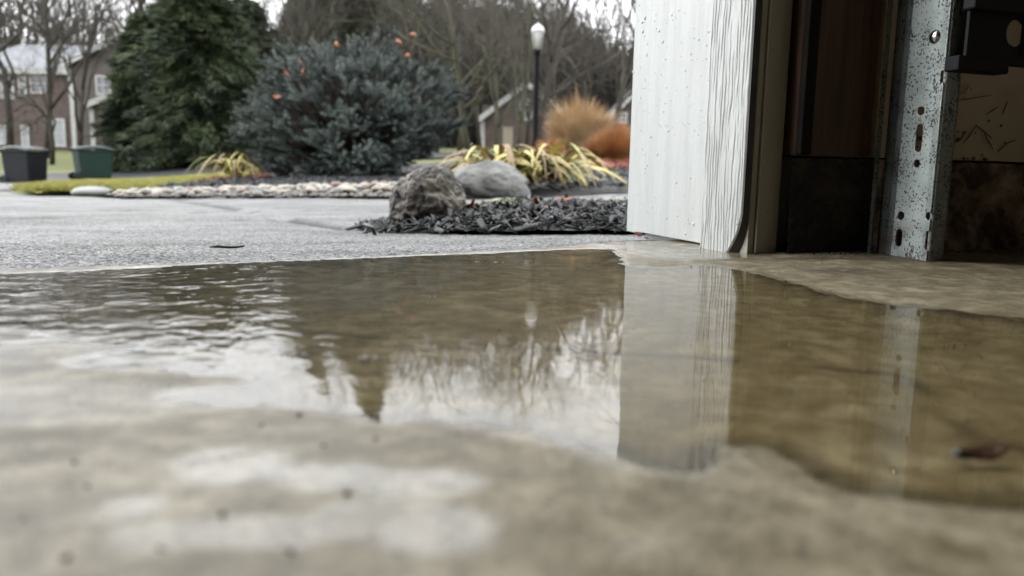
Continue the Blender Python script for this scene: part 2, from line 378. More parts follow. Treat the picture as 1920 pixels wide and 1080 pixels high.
# far ground: one sheet to the horizon, starting under the garage slab
ys = np.array(geo(.75, 600, 110)); T = np.linspace(-1, 1, 81); sp = np.sign(T)*np.abs(T)**1.5
Yg = np.repeat(ys[:, None], 81, 1); Xg = sp[None]*(ys[:, None]*1.8+6)
Zg = gz(Xg, Yg) - np.where(Yg < 5, .05, .012)
tag(link('ground', grid_mesh('ground', Xg, Yg, Zg), M['grass_far']), kind='structure')
tag(MB().box(-60, 60, -40, .76, -.6, -.5).build('subsoil', M['mulch_base']), kind='structure')

# driveway and walkway: one concrete sheet with a recessed joint
def yback(X): return np.interp(X, [-9, -5.2, -2.72, -2.07, -1.5, -.45, 0, 1.5, 6], [21, 9, 4.25, 3.7, 3.05, 3.0, 3.25, 3.6, 5])
xs = np.unique(np.concatenate([np.linspace(-12, -3, 37), np.linspace(-3, -1, 81), np.linspace(-1, -.5, 126), np.linspace(-.5, .32, 631), np.linspace(.33, .6, 60), np.linspace(.6, 6, 50)]))
es = np.concatenate([[0], np.arange(.0012, .42, .0016), np.geomspace(.4215, 1.3, 200), np.geomspace(1.31, 22, 180)])
Xd, Ed = np.meshgrid(xs, es); Yd = yedge(Xd)+Ed
# groove: from photo (380,385) to (660,430)
g0, g1 = at(330, 380, 3.0), at(672, 432, 1.2)
def seg_dist(X, Y, p, q):
    dx, dy = q[0]-p[0], q[1]-p[1]; L2 = dx*dx+dy*dy
    t = np.clip(((X-p[0])*dx+(Y-p[1])*dy)/L2, 0, 1); return np.hypot(X-p[0]-t*dx, Y-p[1]-t*dy)
gd = seg_dist(Xd, Yd, g0, g1)
Zd = gz(Xd, Yd) + .0012*fbm(Xd*22, Yd*22, 5) + .006*fbm(Xd*1.3, Yd*1.3, 8)*sstep(.3, 1.5, Ed)
Zd -= .008*np.exp(-(gd/.018)**2)
gr = vnoise(Xd*430, Yd*430, 51)+.6*vnoise(Xd*900, Yd*900, 52)+.5*vnoise(Xd*160, Yd*160, 53)
cg = vnoise(Xd*120, Yd*120, 61)+.5*vnoise(Xd*45, Yd*45, 62)
Zd += .0011*(gr-1.0)*sstep(1.2, .35, Ed)*sstep(0, .02, Ed) + .0022*(cg-.75)*sstep(.25, .8, Ed)*sstep(2.6, 1.2, Ed)
pit = np.clip(sstep(.80, .45, gr)*sstep(1.0, .3, Ed), 0, 1)
Zd[0] = -.03
stn = np.clip(.75*np.exp(-(gd/.022)**2)*sstep(.2, .5, vnoise(Xd*6, Yd*6, 4)), 0, 1)
for (px, py, Y, sx, sy) in [(190, 397, 1.9, .20, .05), (60, 420, 1.5, .16, .04), (500, 423, 1.5, .1, .03), (490, 398, 2.1, .16, .03), (20, 400, 2.0, .12, .05)]:
    c = at(px, py, Y); stn = np.maximum(stn, .6*np.exp(-((Xd-c.x)/sx)**2-((Yd-c.y)/sy)**2)*sstep(.35, .6, vnoise(Xd*30, Yd*30, 9)))
o = link('driveway', grid_mesh('driveway', Xd, Yd, Zd, mask=(Yd < yback(Xd)) & (Xd < .9+0*Yd) | (Yd < yback(Xd)) & (Yd > 1.9), attrs=dict(stain=np.maximum(stn, .85*pit))), M['drive']); tag(o, kind='structure')

# street, kerbs, far pavement
polar_sheet('street', M['street'], 60, geo(17.5, 25, 16), lambda y: -60, lambda y: 40, .02)
for y0, y1 in ((17.1, 17.5), (25, 25.4)):
    polar_sheet('kerb', M['kerb'], 60, [y0, y0+.02, y1-.02, y1], lambda y: -60 if y0 > 20 else -9.6, lambda y: 40, .07)
def lawn_right(y): return float(np.interp(y, [3.5, 3.7, 5.9, 8.5, 10, 17], [-1.7, -1.8, -2.35, -2.85, -3.05, -3.0]))
def lawn_left(y): return float(np.interp(y, [3.5, 3.7, 4.25, 9, 17], [-2.1, -2.3, -2.74, -5.3, -9.3]))
lawn = polar_sheet('lawn', M['grass'], 40, geo(3.6, 17.1, 60), lawn_left, lawn_right, .02, .03)
# planting bed (black mulch) behind the pebbles and the walkway
def bed_left(y): return float(np.interp(y, [2.95, 3.7, 5.9, 8.5, 10, 16], [-1.6, -2.1, -2.69, -3.2, -3.4, -2.5]))
def bed_front(X): return float(yback(X))
xs = np.linspace(-3.4, 4.5, 200); tt = np.linspace(0, 1, 90)
Xb, Tb = np.meshgrid(xs, tt); Yf = yback(Xb)
Yend = np.interp(Xb, [-3.4, -2.9, -1.5, 0, 4.5], [10.5, 11, 11, 12, 14.])
Yb = Yf + (Yend-Yf)*Tb**1.5
lr = np.interp(Yb, [3.0, 3.7, 5.9, 8.5, 10, 16], [-1.6, -1.8, -2.35, -2.85, -3.05, -2.5])
Zb = gz(Xb, Yb)+.028*sstep(0, .1, Tb)+.025*fbm(Xb*8, Yb*8, 12)+.004
tag(link('planting_bed', grid_mesh('planting_bed', Xb, Yb, Zb, mask=Xb > lr-.02), M['mulch_base']), kind='structure')
def bedz(x, y):
    return gz1(x, y)+.03
# near mulch bed by the garage corner
def nb_front(X): return np.interp(X, [-.235, -.17, 0, .15, .3, .9], [1.25, 1.08, .965, .88, .96, 1.3])
def nb_back(X): return np.interp(X, [-.235, -.12, 0, .3, .9], [1.38, 1.52, 1.85, 2.05, 2.3])
xs = np.linspace(-.235, .9, 150); Xn, Tn = np.meshgrid(xs, np.linspace(0, 1, 50))
Yn = nb_front(Xn)+(nb_back(Xn)-nb_front(Xn))*Tn
def nb_mound(X, Y):
    f, b = nb_front(X), nb_back(X); t = np.clip((Y-f)/(b-f), 0, 1)
    return .034*np.sin(np.pi*np.clip(t*.9+.02, 0, 1))**.6*sstep(-.24, .0, X)
Zn = gz(Xn, Yn)+nb_mound(Xn, Yn)+.008*fbm(Xn*30, Yn*30, 2)-.001
tag(link('mulch_bed', grid_mesh('mulch_bed', Xn, Yn, Zn), M['mulch_base']), kind='structure')

# garage slab with the puddle's hollow in it
PUD = [(-260, 512), (0, 514), (150, 508), (300, 500), (500, 492), (700, 485), (900, 475), (1080, 467), (1150, 467), (1163, 478), (1168, 500), (1230, 503), (1330, 497), (1385, 505),
       (1440, 518), (1520, 540), (1600, 560), (1680, 573), (1760, 578), (1830, 590), (1920, 597), (2200, 640), (2300, 930), (1850, 965), (1700, 950), (1620, 925), (1560, 905), (1500, 888),
       (1440, 850), (1390, 848), (1320, 872), (1290, 890), (1230, 880), (1165, 862), (1100, 836), (1000, 812), (900, 797), (800, 785), (700, 791), (600, 776), (520, 757), (420, 757), (310, 745), (330, 734),
       (470, 726), (480, 706), (360, 694), (160, 686), (150, 675), (260, 655), (120, 640), (-260, 645)]
pts = [onz(a, b) for a, b in PUD]; PX = np.array([p.x for p in pts]); PY = np.array([p.y for p in pts])
def poly_sd(X, Y, px, py):
    d = np.full(X.shape, 1e9); inside = np.zeros(X.shape, bool); n = len(px)
    for i in range(n):
        j = (i+1) % n; d = np.minimum(d, seg_dist(X, Y, (px[i], py[i]), (px[j], py[j])))
        c = ((py[i] > Y) != (py[j] > Y)); xi = (px[j]-px[i])*(Y-py[i])/(py[j]-py[i]+1e-12)+px[i]
        inside ^= c & (X < xi)
    return np.where(inside, d, -d)
xs = np.linspace(-.46, .56, 511); ysl = np.linspace(.03, .72, 346)
Xs, Ys = np.meshgrid(xs, ysl)
def slab_z(X, Y):
    sdv = poly_sd(X, Y, PX, PY) + .010*fbm(X*45, Y*45, 31, 5)
    z = np.where(sdv > 0, -np.minimum(sdv*.055, .0019), np.minimum(-sdv*.05, .0011))
    for (px, py, sx, sy, hh) in [(40, 553, .014, .0035, .0024), (25, 622, .009, .0022, .0022)]:
        c = onz(px, py); z = z + hh*np.exp(-((X-c.x)/sx)**2-((Y-c.y)/sy)**2)
    z = z + .00055*fbm(X*130, Y*130, 41, 3) + .0008*fbm(X*16, Y*16, 43, 3)*sstep(.0, .25, Y)
    # the slab climbs a little towards the garage wall
    t = (X-A.x)*J.x+(Y-A.y)*J.y; s = (X-A.x)*Rr.x+(Y-A.y)*Rr.y
    z = z + .0022*sstep(0, .02, -sdv)*sstep(-.14, -.02, t)*sstep(-.02, .05, s)
    return z, sdv
Zs, SDs = slab_z(Xs, Ys)
c1 = [onz(a, b) for a, b in [(-100, 648), (200, 632), (600, 612), (760, 628), (1100, 646), (1390, 664), (1680, 688), (1760, 730), (1830, 800), (2000, 850)]]
crk = np.full(Xs.shape, 1e9)
for a, b in zip(c1[:-1], c1[1:]): crk = np.minimum(crk, seg_dist(Xs+.004*fbm(Xs*60, Ys*60, 8), Ys+.006*fbm(Xs*40, Ys*40, 9), a, b))
Zs = Zs - .0006*np.exp(-(crk/.0014)**2)
stain = .9*np.exp(-(crk/.003)**2)*sstep(.25, .5, vnoise(Xs*40, Ys*40, 3))
for (px, py, sx, sy, k) in [(1580, 513, .024, .012, 1), (1500, 492, .07, .010, .9), (1830, 498, .10, .011, .95), (1660, 780, .007, .006, .35), (1520, 730, .008, .006, .3), (1620, 700, .012, .006, .25), (1240, 492, .01, .004, .2)]:
    c = onz(px, py); stain = np.maximum(stain, k*np.exp(-((Xs-c.x)/sx)**2-((Ys-c.y)/sy)**2)*sstep(.12, .55, vnoise(Xs*170, Ys*300, 13)*.6+.4*vnoise(Xs*500, Ys*500, 14)))
t_in = (Xs-A.x)*J.x+(Ys-A.y)*J.y
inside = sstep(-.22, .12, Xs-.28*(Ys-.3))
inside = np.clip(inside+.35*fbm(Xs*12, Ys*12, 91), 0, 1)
e_in = (yedge(Xs)-Ys)
s_in = (Xs-A.x)*Rr.x+(Ys-A.y)*Rr.y
filmj = sstep(-.075, -.05, s_in)*sstep(.03, .01, s_in)*sstep(-.03, -.01, t_in)*sstep(.2, .15, t_in)
nearw = sstep(-.006, -.001, SDs)
sheen = 0*Xs
for (px, py, sx, sy, k) in [(440, 880, .0120, .0095, 1), (600, 905, .013, .007, .9), (760, 915, .014, .006, .95), (250, 962, .006, .006, .9), (470, 1010, .013, .006, .7), (300, 1020, .008, .006, .6),
                            (820, 1010, .010, .008, .8), (700, 980, .012, .008, .6), (1230, 1040, .007, .004, .3), (1800, 1030, .006, .004, .6), (330, 620, .05, .03, .5), (60, 600, .06, .05, .6), (100, 760, .03, .02, .35)]:
    c = onz(px, py); sheen = np.maximum(sheen, .82*k*sstep(.34, .62, np.exp(-((Xs-c.x)/sx)**2-((Ys-c.y)/sy)**2)+.55*fbm(Xs*110, Ys*110, 77, 4)))
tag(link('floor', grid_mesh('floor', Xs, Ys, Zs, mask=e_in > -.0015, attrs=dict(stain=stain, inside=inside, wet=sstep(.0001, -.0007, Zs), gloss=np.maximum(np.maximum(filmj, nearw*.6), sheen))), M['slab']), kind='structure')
# the rest of the slab, coarser
xo = np.concatenate([np.linspace(-9, -.46, 80), np.linspace(-.44, .54, 50), np.linspace(.56, 4, 20)]); yo = np.concatenate([np.linspace(-9, .03, 80), np.linspace(.05, .72, 60), np.linspace(.73, 2.9, 60)])
Xo, Yo = np.meshgrid(xo, yo); Eo = yedge(Xo)-Yo
inner = (Xo > -.459) & (Xo < .559) & (Yo > .031)
tz = .0012+.002*fbm(Xo*3, Yo*3, 5)
me = grid_mesh('slab_rest', Xo, Yo, tz, mask=(Eo > -.02) & ~inner, attrs=dict(stain=0*Xo, inside=sstep(-.22, .12, Xo), wet=0*Xo+.5))
tag(link('garage_floor', me, M['slab']), kind='structure')
# water sheet
Xw, Yw = np.meshgrid(np.linspace(-.46, .56, 240), np.linspace(.03, .66, 160))
Zw0, SDw = slab_z(Xw, Yw)
px_l = Xw/np.maximum(Yw, .05)
rip = .04 + .96*sstep(-.18, -.36, px_l)*sstep(.16, .24, Yw) + .25*sstep(.48, .53, Yw)*sstep(.25, .1, px_l)
tag(link('puddle', grid_mesh('puddle', Xw, Yw, 0*Xw, mask=(Zw0 < .0009) & (yedge(Xw)-Yw > .001), attrs=dict(ripple=rip)), M['water']), kind='structure')

# ------------------------------------------------------------------ the garage round the camera
garage = tag(empty('garage', W(0, 0, 0)), 'garage interior shell with dark walls around the wet floor, door opening beside the white jamb', 'garage')
def part(mb, name, mat_, parent, smooth=False, bevel=0):
    o = mb.build(name, mat_, None, smooth, bevel); o.parent = parent; o.matrix_parent_inverse = parent.matrix_world.inverted() if parent.matrix_world != Matrix() else Matrix.Translation(-Vector(parent.location)); return o
bpy.context.view_layer.update()
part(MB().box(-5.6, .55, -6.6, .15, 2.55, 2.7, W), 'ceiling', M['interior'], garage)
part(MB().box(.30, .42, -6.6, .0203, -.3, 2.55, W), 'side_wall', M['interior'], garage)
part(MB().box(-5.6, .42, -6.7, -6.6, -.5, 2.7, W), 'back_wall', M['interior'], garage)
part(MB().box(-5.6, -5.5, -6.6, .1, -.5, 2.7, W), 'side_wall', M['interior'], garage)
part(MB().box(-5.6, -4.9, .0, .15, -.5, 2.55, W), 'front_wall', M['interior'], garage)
part(MB().box(-4.9, .03, .02, .15, 2.15, 2.55, W), 'header', M['paint'], garage)
# the return wall: gap strip and board, drywall and foundation
def rough_block(s0, s1, t0, t1, z0, z1, cell, amp, seed):
    mb = MB(); ns = int((s1-s0)/cell)+1; nz = int((z1-z0)/cell)+1; vs = []
    for i in range(nz+1):
        z = z0+(z1-z0)*i/nz
        for j in range(ns+1):
            s = s0+(s1-s0)*j/ns; v = Vector((s*70, z*70, seed))
            d = amp*(noise.noise(v)+.6*noise.noise(v*2.7)+.35*noise.noise(v*6.1))
            vs.append(W(s, t0-d, z-(.0015*noise.noise(v*1.3) if i == nz else 0)))
    fs = [(i*(ns+1)+j, i*(ns+1)+j+1, (i+1)*(ns+1)+j+1, (i+1)*(ns+1)+j) for i in range(nz) for j in range(ns)]
    n0 = nz*(ns+1); vs += [W(s0+(s1-s0)*j/ns, t1, z1) for j in range(ns+1)]; n1 = (nz+1)*(ns+1)
    fs += [(n0+j, n0+j+1, n1+j+1, n1+j) for j in range(ns)]
    return mb.add(vs, fs)
part(rough_block(.027, .0935, -.013, .02, -.004, .0640, .0022, .0022, 3.3), 'foundation', M['concrete_black'], garage)
part(rough_block(.0937, .43, -.0145, .02, -.004, .0640, .0016, .0034, 5.3), 'foundation', M['concrete_dirty'], garage)
part(MB().box(.0305, .0880, -.0125, .02, .0655, .8, W), 'wall_board', M['oldwood'], garage, bevel=.001)
part(MB().box(.0275, .036, -.019, -.013, .066, .8, W), 'dark_gap_strip', mat('gap_shade', (.012, .010, .009), (.02, .016, .013), .8, 20, spec=.1), garage, bevel=.001)  # added near-black strip painting the shade of the gap beside the board
part(MB().box(.0940, .43, -.0105, .02, .066, 2.55, W), 'drywall_panel', M['drywall'], garage)
part(MB().box(.0305, .086, -.0095, .02, .802, 2.55, W), 'wall_board', M['oldwood'], garage)
part(MB().box(.0245, 2.6, .0205, .172, -.3, 2.72, W), 'outer_wall', M['paint'], garage)

# ------------------------------------------------------------------ the white jamb
jamb = tag(empty('door_jamb', W(0, 0, 0)), 'rain spotted white painted garage door jamb with a wood grained stop board standing at the puddle edge', 'door jamb')
bpy.context.view_layer.update()
# boards facing the opening
def face_board(s, t0, t1, zb0, zb1, top, depth, disp=None, nt_=None, curl=None):
    """board whose face lies at s, from t0 to t1; its foot runs from zb0 (at t0) to zb1 (at t1)"""
    nt_ = nt_ or 12; zf = [k/200*.34 for k in range(0, 201)] if disp is None else [k/420*.32 for k in range(0, 421)]
    zs = zf+[.4, .6, .9, 1.3, 1.8, top]; vs = []
    for i, z in enumerate(zs):
        for j in range(nt_+1):
            a = j/nt_; t = t0+(t1-t0)*a; foot = zb0+(zb1-zb0)*a; zz = foot+z*(1-foot/top)
            if curl and a < .5: t += curl(zz)*(1-a*2)
            d = disp(t, zz) if disp else 0
            ed = min(a, 1-a)*(t1-t0); d += (0 if (abs(t-.1533) < .002) else .0012)*max(0, 1-ed/.0012)**2
            vs.append(W(s+d, t, zz))
    n = nt_+1; fs = [(i*n+j, i*n+j+1, (i+1)*n+j+1, (i+1)*n+j) for i in range(len(zs)-1) for j in range(nt_)]
    mb = MB().add(vs, fs)
    # sides, foot and back
    for j, jj in ((0, 0), (nt_, 1)):
        col_ = [vs[i*n+j] for i in range(len(zs))]; bk = [v+Rr*depth for v in col_]
        m = len(col_); fs2 = [(i, i+1, m+i+1, m+i) for i in range(m-1)]; mb.add(col_+bk, fs2)
    ft = [vs[j] for j in range(n)]; mb.add(ft+[v+Rr*depth for v in ft], [(j, j+1, n+j+1, n+j) for j in range(n-1)])
    return mb
def grain(t, z):
    V = lambda a_, b_, c_: noise.noise(Vector((a_, b_, c_)))
    u = t*310 + .85*V(t*70, z*17, 4.2) + .34*V(t*190, z*75, 8.8); i = round(u); d = abs(u-i)
    on = V(i*7.31, z*24, 1.3)+.42; on = max(0, min(1, on*2.2)); wd = .15+.07*V(i*3.7, z*60, 6.1)
    g = math.exp(-(d/wd)**2)*on
    u2 = t*265*2.1+1.6*V(t*90, z*30, 14.2); i2 = round(u2); on2 = max(0, min(1, (V(i2*5.3, z*33, 9.9)-.12)*4))
    g = max(g, .55*math.exp(-((u2-i2)/.2)**2)*on2)
    return .00075*g + .00016*V(t*420, z*110, 3)
def smoothgrain(t, z): return .00018*noise.noise(Vector((t*260, z*9, 2))) + .00006*noise.noise(Vector((t*900, z*200, 5)))
curl = lambda z: .0155*max(0, 1-z/.030)**2.0
part(face_board(0, 0.0, .0475, .0008, .0015, 2.15, .0105, grain, 150, curl), 'stop_board', M['paint'], jamb, smooth=True)
part(face_board(.0112, .0482, .15315, .0030, .0042, 2.15, .012, smoothgrain, 60), 'jamb_board', M['paint'], jamb, smooth=True)
part(face_board(.0112, .1533, .1830, .0028, .0034, 2.15, .012, smoothgrain, 20), 'casing_board', M['paint'], jamb, smooth=True)
# rubber seal following the curled edge, and the liner facing the garage
mb = MB(); vs = []; zs = [k*.0015 for k in range(24)]+[.05, .1, .2, .4, 2.1]
for z in zs:
    c = curl(z)*.95
    for (s, t) in ((.0004, -.0012+c), (.0045, -.0022+c*.7), (.0047, .003+c*.7), (.0006, .0025+c)): vs.append(W(s, t, z+.0006))
for i in range(len(zs)-1):
    for k in range(4): mb.add([vs[i*4+k], vs[i*4+(k+1) % 4], vs[i*4+4+(k+1) % 4], vs[i*4+4+k]], [(0, 1, 2, 3)])
part(mb, 'rubber_seal', M['vinyl'], jamb, smooth=True)
part(MB().box(.0052, .0095, -.0014, .012, .0008, 2.14, W), 'seal_holder', M['paint_in'], jamb, bevel=.0004)
part(MB().box(.0102, .0266, -.0030, .012, .0022, 2.14, W), 'liner_board', M['paint_in'], jamb, bevel=.0006)
# rain drops on the jamb: too many and too small to be picked out
dv = []; df = []
def drop(s, t, z, r, st):
    base = len(dv); n = 7
    for i, (q, h) in enumerate(((1, 0), (.85, .42), (.5, .75), (0, .9))):
        if q == 0: dv.append(W(s-r*h*.7, t, z)); continue
        for k in range(n):
            a = 2*math.pi*k/n; dz = math.sin(a)*q*r*st; 
            if dz < 0: dz *= .8
            dv.append(W(s-r*h*.7, t+math.cos(a)*q*r, z+dz))
    for i in range(2):
        for k in range(n): df.append((base+i*n+k, base+i*n+(k+1) % n, base+(i+1)*n+(k+1) % n, base+(i+1)*n+k))
    for k in range(n): df.append((base+2*n+k, base+2*n+(k+1) % n, base+3*n))
for _ in range(520):
    t = random.uniform(.05, .182); z = random.uniform(.004, .36); r = random.choice([.0003, .0004, .0005, .0006, .0008]) if random.random() > .03 else .0014
    drop(.0112, t, z, r, random.uniform(1, 1.7))
for _ in range(60):
    drop(.0003, random.uniform(.002, .046), random.uniform(.004, .3), random.choice([.0002, .0003, .0004]), random.uniform(1, 1.5))
mb = MB(); mb.v = [tuple(v) for v in dv]; mb.f = df
tag(part(mb, 'water_droplets', M['drop'], jamb, smooth=True), kind='stuff')

# ------------------------------------------------------------------ the steel door track
def holed_plate(T, u0, u1, v0, v1, cell, holes):
    """holes: (u, v, radius, half length of the slot)"""
    nu = max(2, round((u1-u0)/cell)); nv = round((v1-v0)/cell); vs = []; inside_ = []
    for i in range(nv+1):
        for j in range(nu+1):
            u = u0+(u1-u0)*j/nu; v = v0+(v1-v0)*i/nv; ins = False
            for (hu, hv, r, hl) in holes:
                cv = min(max(v, hv-hl), hv+hl); dx, dy = u-hu, v-cv; d = math.hypot(dx, dy)
                if abs(d-r) < cell*.55 and d > 1e-9: u = hu+dx/d*r; v = cv+dy/d*r
                elif d < r: ins = True
            vs.append(T(u, v)); inside_.append(ins)
    n = nu+1; fs = [(i*n+j, i*n+j+1, (i+1)*n+j+1, (i+1)*n+j) for i in range(nv) for j in range(nu)
                    if not any(inside_[q] for q in (i*n+j, i*n+j+1, (i+1)*n+j+1, (i+1)*n+j))]
    return MB().add(vs, fs)
track = tag(empty('door_track', W(.089, -.04, 0)), 'speckled galvanised steel garage door track with round holes and a slot', 'door track')
bpy.context.view_layer.update()
def web(u, v):  # u: t from -.020 (wall) to -.066 (garage)
    s = .0891 + .0035*sstep(-.034, -.028, u).item() - .0008*sstep(-.060, -.066, u).item()
    return W(s, u, v)
holes = [(-.0507, .0933, .0026, 0), (-.0511, .0770, .0024, .0060), (-.0512, .0615, .0024, 0), (-.0425, .0290, .0027, 0), (-.0640, .0300, .0024, .0), (-.0425, .0150, .0026, .003), (-.0655, .0150, .0020, .004),
         (-.0507, .190, .0026, 0), (-.0511, .174, .0024, .006), (-.0507, .215, .0026, 0), (-.0645, .112, .0016, .002)]
def solid(o, th, off=1):
    m = o.modifiers.new('thickness', 'SOLIDIFY'); m.thickness = th; m.offset = off; return o
solid(part(holed_plate(web, -.0658, -.0372, .0016, .42, .0006, holes), 'track_web', M['galv'], track, smooth=True), .0012, 0)
def ang(u, v): return W(.0903+.0035*sstep(-.032, -.027, u).item(), u, v)
solid(part(holed_plate(ang, -.0395, -.0203, .0012, .42, .0010, [(-.0300, .24, .003, .004)]), 'shaded_angle_plate', M['galv_shaded'], track, smooth=True), .0010, 0)  # darker strip of the web, coloured for the shade the jamb throws
part(MB().box(.0878, .0899, -.0665, -.0205, .42, 2.1, W), 'track_web', M['galv'], track)
mb = MB(); vs = []; prof = [(.0888, -.0645), (.0889, -.0660), (.0894, -.0666), (.0930, -.0670), (.0985, -.0668), (.1012, -.0655), (.1025, -.0630), (.1012, -.0630), (.0998, -.0645), (.0980, -.0655), (.0930, -.0658), (.0899, -.0652)]
for z in (0.0010, .1, .25, 2.1):
    for s, t in prof: vs.append(W(s, t, z))
n = len(prof); mb.add(vs, [(i*n+k, i*n+(k+1) % n, (i+1)*n+(k+1) % n, (i+1)*n+k) for i in range(3) for k in range(n)]+[tuple(range(n))])
part(mb, 'track_lip', M['galv_dark'], track)  # lip in a darker tone than the web
part(MB().box(.0868, .0882, -.0215, -.0185, .001, 2.1, W), 'wall_flange', M['galv_dark'], track)
# screw head standing on the web
mb = MB()
cx = (-.0560, .1362)
for k in range(5):
    r = [.0042, .0040, .0033, .0020, .0004][k]; h = [0, .0008, .0016, .0022, .0025][k]
    mb.add([W(.0888-h, cx[0]+r*math.cos(a*math.pi/8), cx[1]+r*math.sin(a*math.pi/8)) for a in range(16)], [])
for k in range(4): mb.f += [(k*16+a, k*16+(a+1) % 16, (k+1)*16+(a+1) % 16, (k+1)*16+a) for a in range(16)]
sw = part(mb, 'screw', M['chrome'], track, smooth=True)
mb = MB(); cc = Vector((cx[0], cx[1], 0))
for sgn in (1,):
    d = Vector((.7, .7)); nrm = Vector((-.7, .7)); q = []
    for a, b in ((-.0036, -.0006), (.0036, -.0006), (.0036, .0006), (-.0036, .0006)):
        q.append((cx[0]+d.x*a+nrm.x*b, cx[1]+d.y*a+nrm.y*b))
    mb.add([W(.0862, t, z) for t, z in q]+[W(.0880, t, z) for t, z in q], [(0, 1, 2, 3), (0, 1, 5, 4), (1, 2, 6, 5), (2, 3, 7, 6), (3, 0, 4, 7)])
slot = part(mb, 'slot', M['vinyl'], track); slot.parent = sw; slot.matrix_parent_inverse = sw.matrix_parent_inverse.copy()
# ------------------------------------------------------------------ black bracket at the top right
brk = tag(empty('roller_bracket', W(.11, -.075, .12)), 'black hinge bracket clamped in front of the steel track at the top right', 'bracket')
bpy.context.view_layer.update()
T_ = lambda t: (lambda u, v: W(u, t, v))
solid(part(holed_plate(T_(-.0760), .0895, .175, .1225, .170, .0006, [(.1262, .1375, .0077, 0), (.1425, .1400, .0040, 0)]), 'back_plate', M['blackmetal'], brk), .002, 1)
part(MB().box(.0835, .1225, -.0790, -.0690, .1140, .1225, W), 'clamp_bar', M['blackmetal'], brk, bevel=.0008)
part(MB().box(.1228, .175, -.0780, -.0740, .1190, .1250, W), 'lower_rail', M['blackmetal'], brk, bevel=.0008)
part(MB().box(.0848, .1225, -.0850, -.0765, .1470, .170, W), 'upper_block', M['blackmetal'], brk, bevel=.001)
part(MB().box(.1228, .175, -.0830, -.0765, .1475, .1520, W), 'upper_rail', M['blackmetal'], brk, bevel=.0008)
part(MB().box(.1305, .160, -.0800, -.0770, .1256, .1470, W), 'hinge_leaf', M['blackmetal'], brk, bevel=.0008)
mb = MB(); c = W(.1412, -.0806, .1385)
for i, (r, h) in enumerate(((.0052, 0), (.0052, .0012), (.0030, .0014), (.0022, -.0002))):
    mb.add([c+Rr*(r*math.cos(a*math.pi/10))+Vector((0, 0, r*math.sin(a*math.pi/10)))-J*h for a in range(20)], [])
for k in range(3): mb.f += [(k*20+a, k*20+(a+1) % 20, (k+1)*20+(a+1) % 20, (k+1)*20+a) for a in range(20)]
part(mb, 'bolt', M['galv_dark'], brk, smooth=True)

# curled cable and cobwebs on the drywall
mb = MB(); base = [(.137, .099), (.1455, .0985), (.1535, .1005), (.1600, .106), (.1665, .112)]
for i, (s, z) in enumerate(base):
    r = .0042; rot = .25*i
    pts = [W(s+r*math.cos(a+rot), -.0135-.003*math.sin(a), z+r*math.sin(a+rot)*.9) for a in [math.pi*k/9 for k in range(-1, 10)]]
    mb.tube(pts, [.0007]+[.0010]*9+[.0007], 6)
tag(mb.build('coiled_cord', M['drywall'], smooth=True), 'thin beige cord looped in small curls on the wall under the black bracket', 'cord')
mb = MB()
for (x0, y0, x1, y1) in [(1790, 190, 1860, 178), (1805, 270, 1830, 235), (1830, 235, 1860, 260), (1845, 250, 1862, 280), (1880, 215, 1890, 190), (1870, 285, 1905, 262), (1790, 268, 1812, 245), (1850, 215, 1872, 200)]:
    def onw(x, y):
        d = ray(x, y); k = ((W(0, -.0125, 0)-C0).dot(J))/d.dot(J); return C0+d*k
    p, q = onw(x0, y0), onw(x1, y1); m_ = (p+q)/2+Vector((0, 0, random.uniform(-.002, .002)))
    mb.tube([p, m_, q], [.0003, .0005, .0003], 4)
for _ in range(26):
    s = random.uniform(.125, .21); z = random.uniform(.066, .10) if random.random() < .6 else .067
    r = random.uniform(.0006, .0022); c = W(s, -.0115, z)
    mb.add([c+Rr*(r*random.uniform(.4, 1.4)*math.cos(a))+Vector((0, 0, r*random.uniform(.4, 1.2)*math.sin(a)))-J*.0004 for a in [k*1.047 for k in range(6)]], [(0, 1, 2, 3, 4, 5)])
tag(mb.build('cobweb', M['grit']), 'dusty brown cobweb threads and dirt clinging to the beige wall right of the track', 'cobweb', kind='stuff')
# crumbs along the foot of the wall and on the slab
def slab_h(x, y): z, _ = slab_z(np.array([[x]]), np.array([[y]])); return float(z[0, 0])
def scatter(name, mat_, spots, label, cat):
    mb = MB(); xs_ = np.array([[p[0] for p in spots]]); ys_ = np.array([[p[1] for p in spots]]); zz, _ = slab_z(xs_, ys_)
    for (x, y, r), z in zip(spots, zz[0]):
        z = max(z, -.0004); vs = []
        for k in range(6):
            a = k*math.pi/3+random.random(); vs.append((x+r*math.cos(a)*random.uniform(.6, 1.3), y+r*math.sin(a)*random.uniform(.6, 1.3), z-.0002))
        vs += [(v[0]*.6+x*.4, v[1]*.6+y*.4, z+r*random.uniform(.5, 1)) for v in vs]
        mb.add(vs, [(i, (i+1) % 6, 6+(i+1) % 6, 6+i) for i in range(6)]+[tuple(range(6, 12))])
    return tag(mb.build(name, mat_), label, cat, kind='stuff')
sp = []
for _ in range(150):
    s = random.uniform(.03, .3); p = W(s, random.uniform(-.03, -.016), 0); sp.append((p.x, p.y, random.choice([.0004, .0007, .0011])))
for _ in range(60):
    p = W(random.gauss(.05, .02), random.gauss(-.045, .01), 0); sp.append((p.x, p.y, random.choice([.0003, .0005])))
for _ in range(260):
    px, py = random.uniform(0, 1920), random.uniform(560, 1075); p = onz(px, py); sp.append((p.x, p.y, random.choice([.0001, .00015, .0002, .0003])))
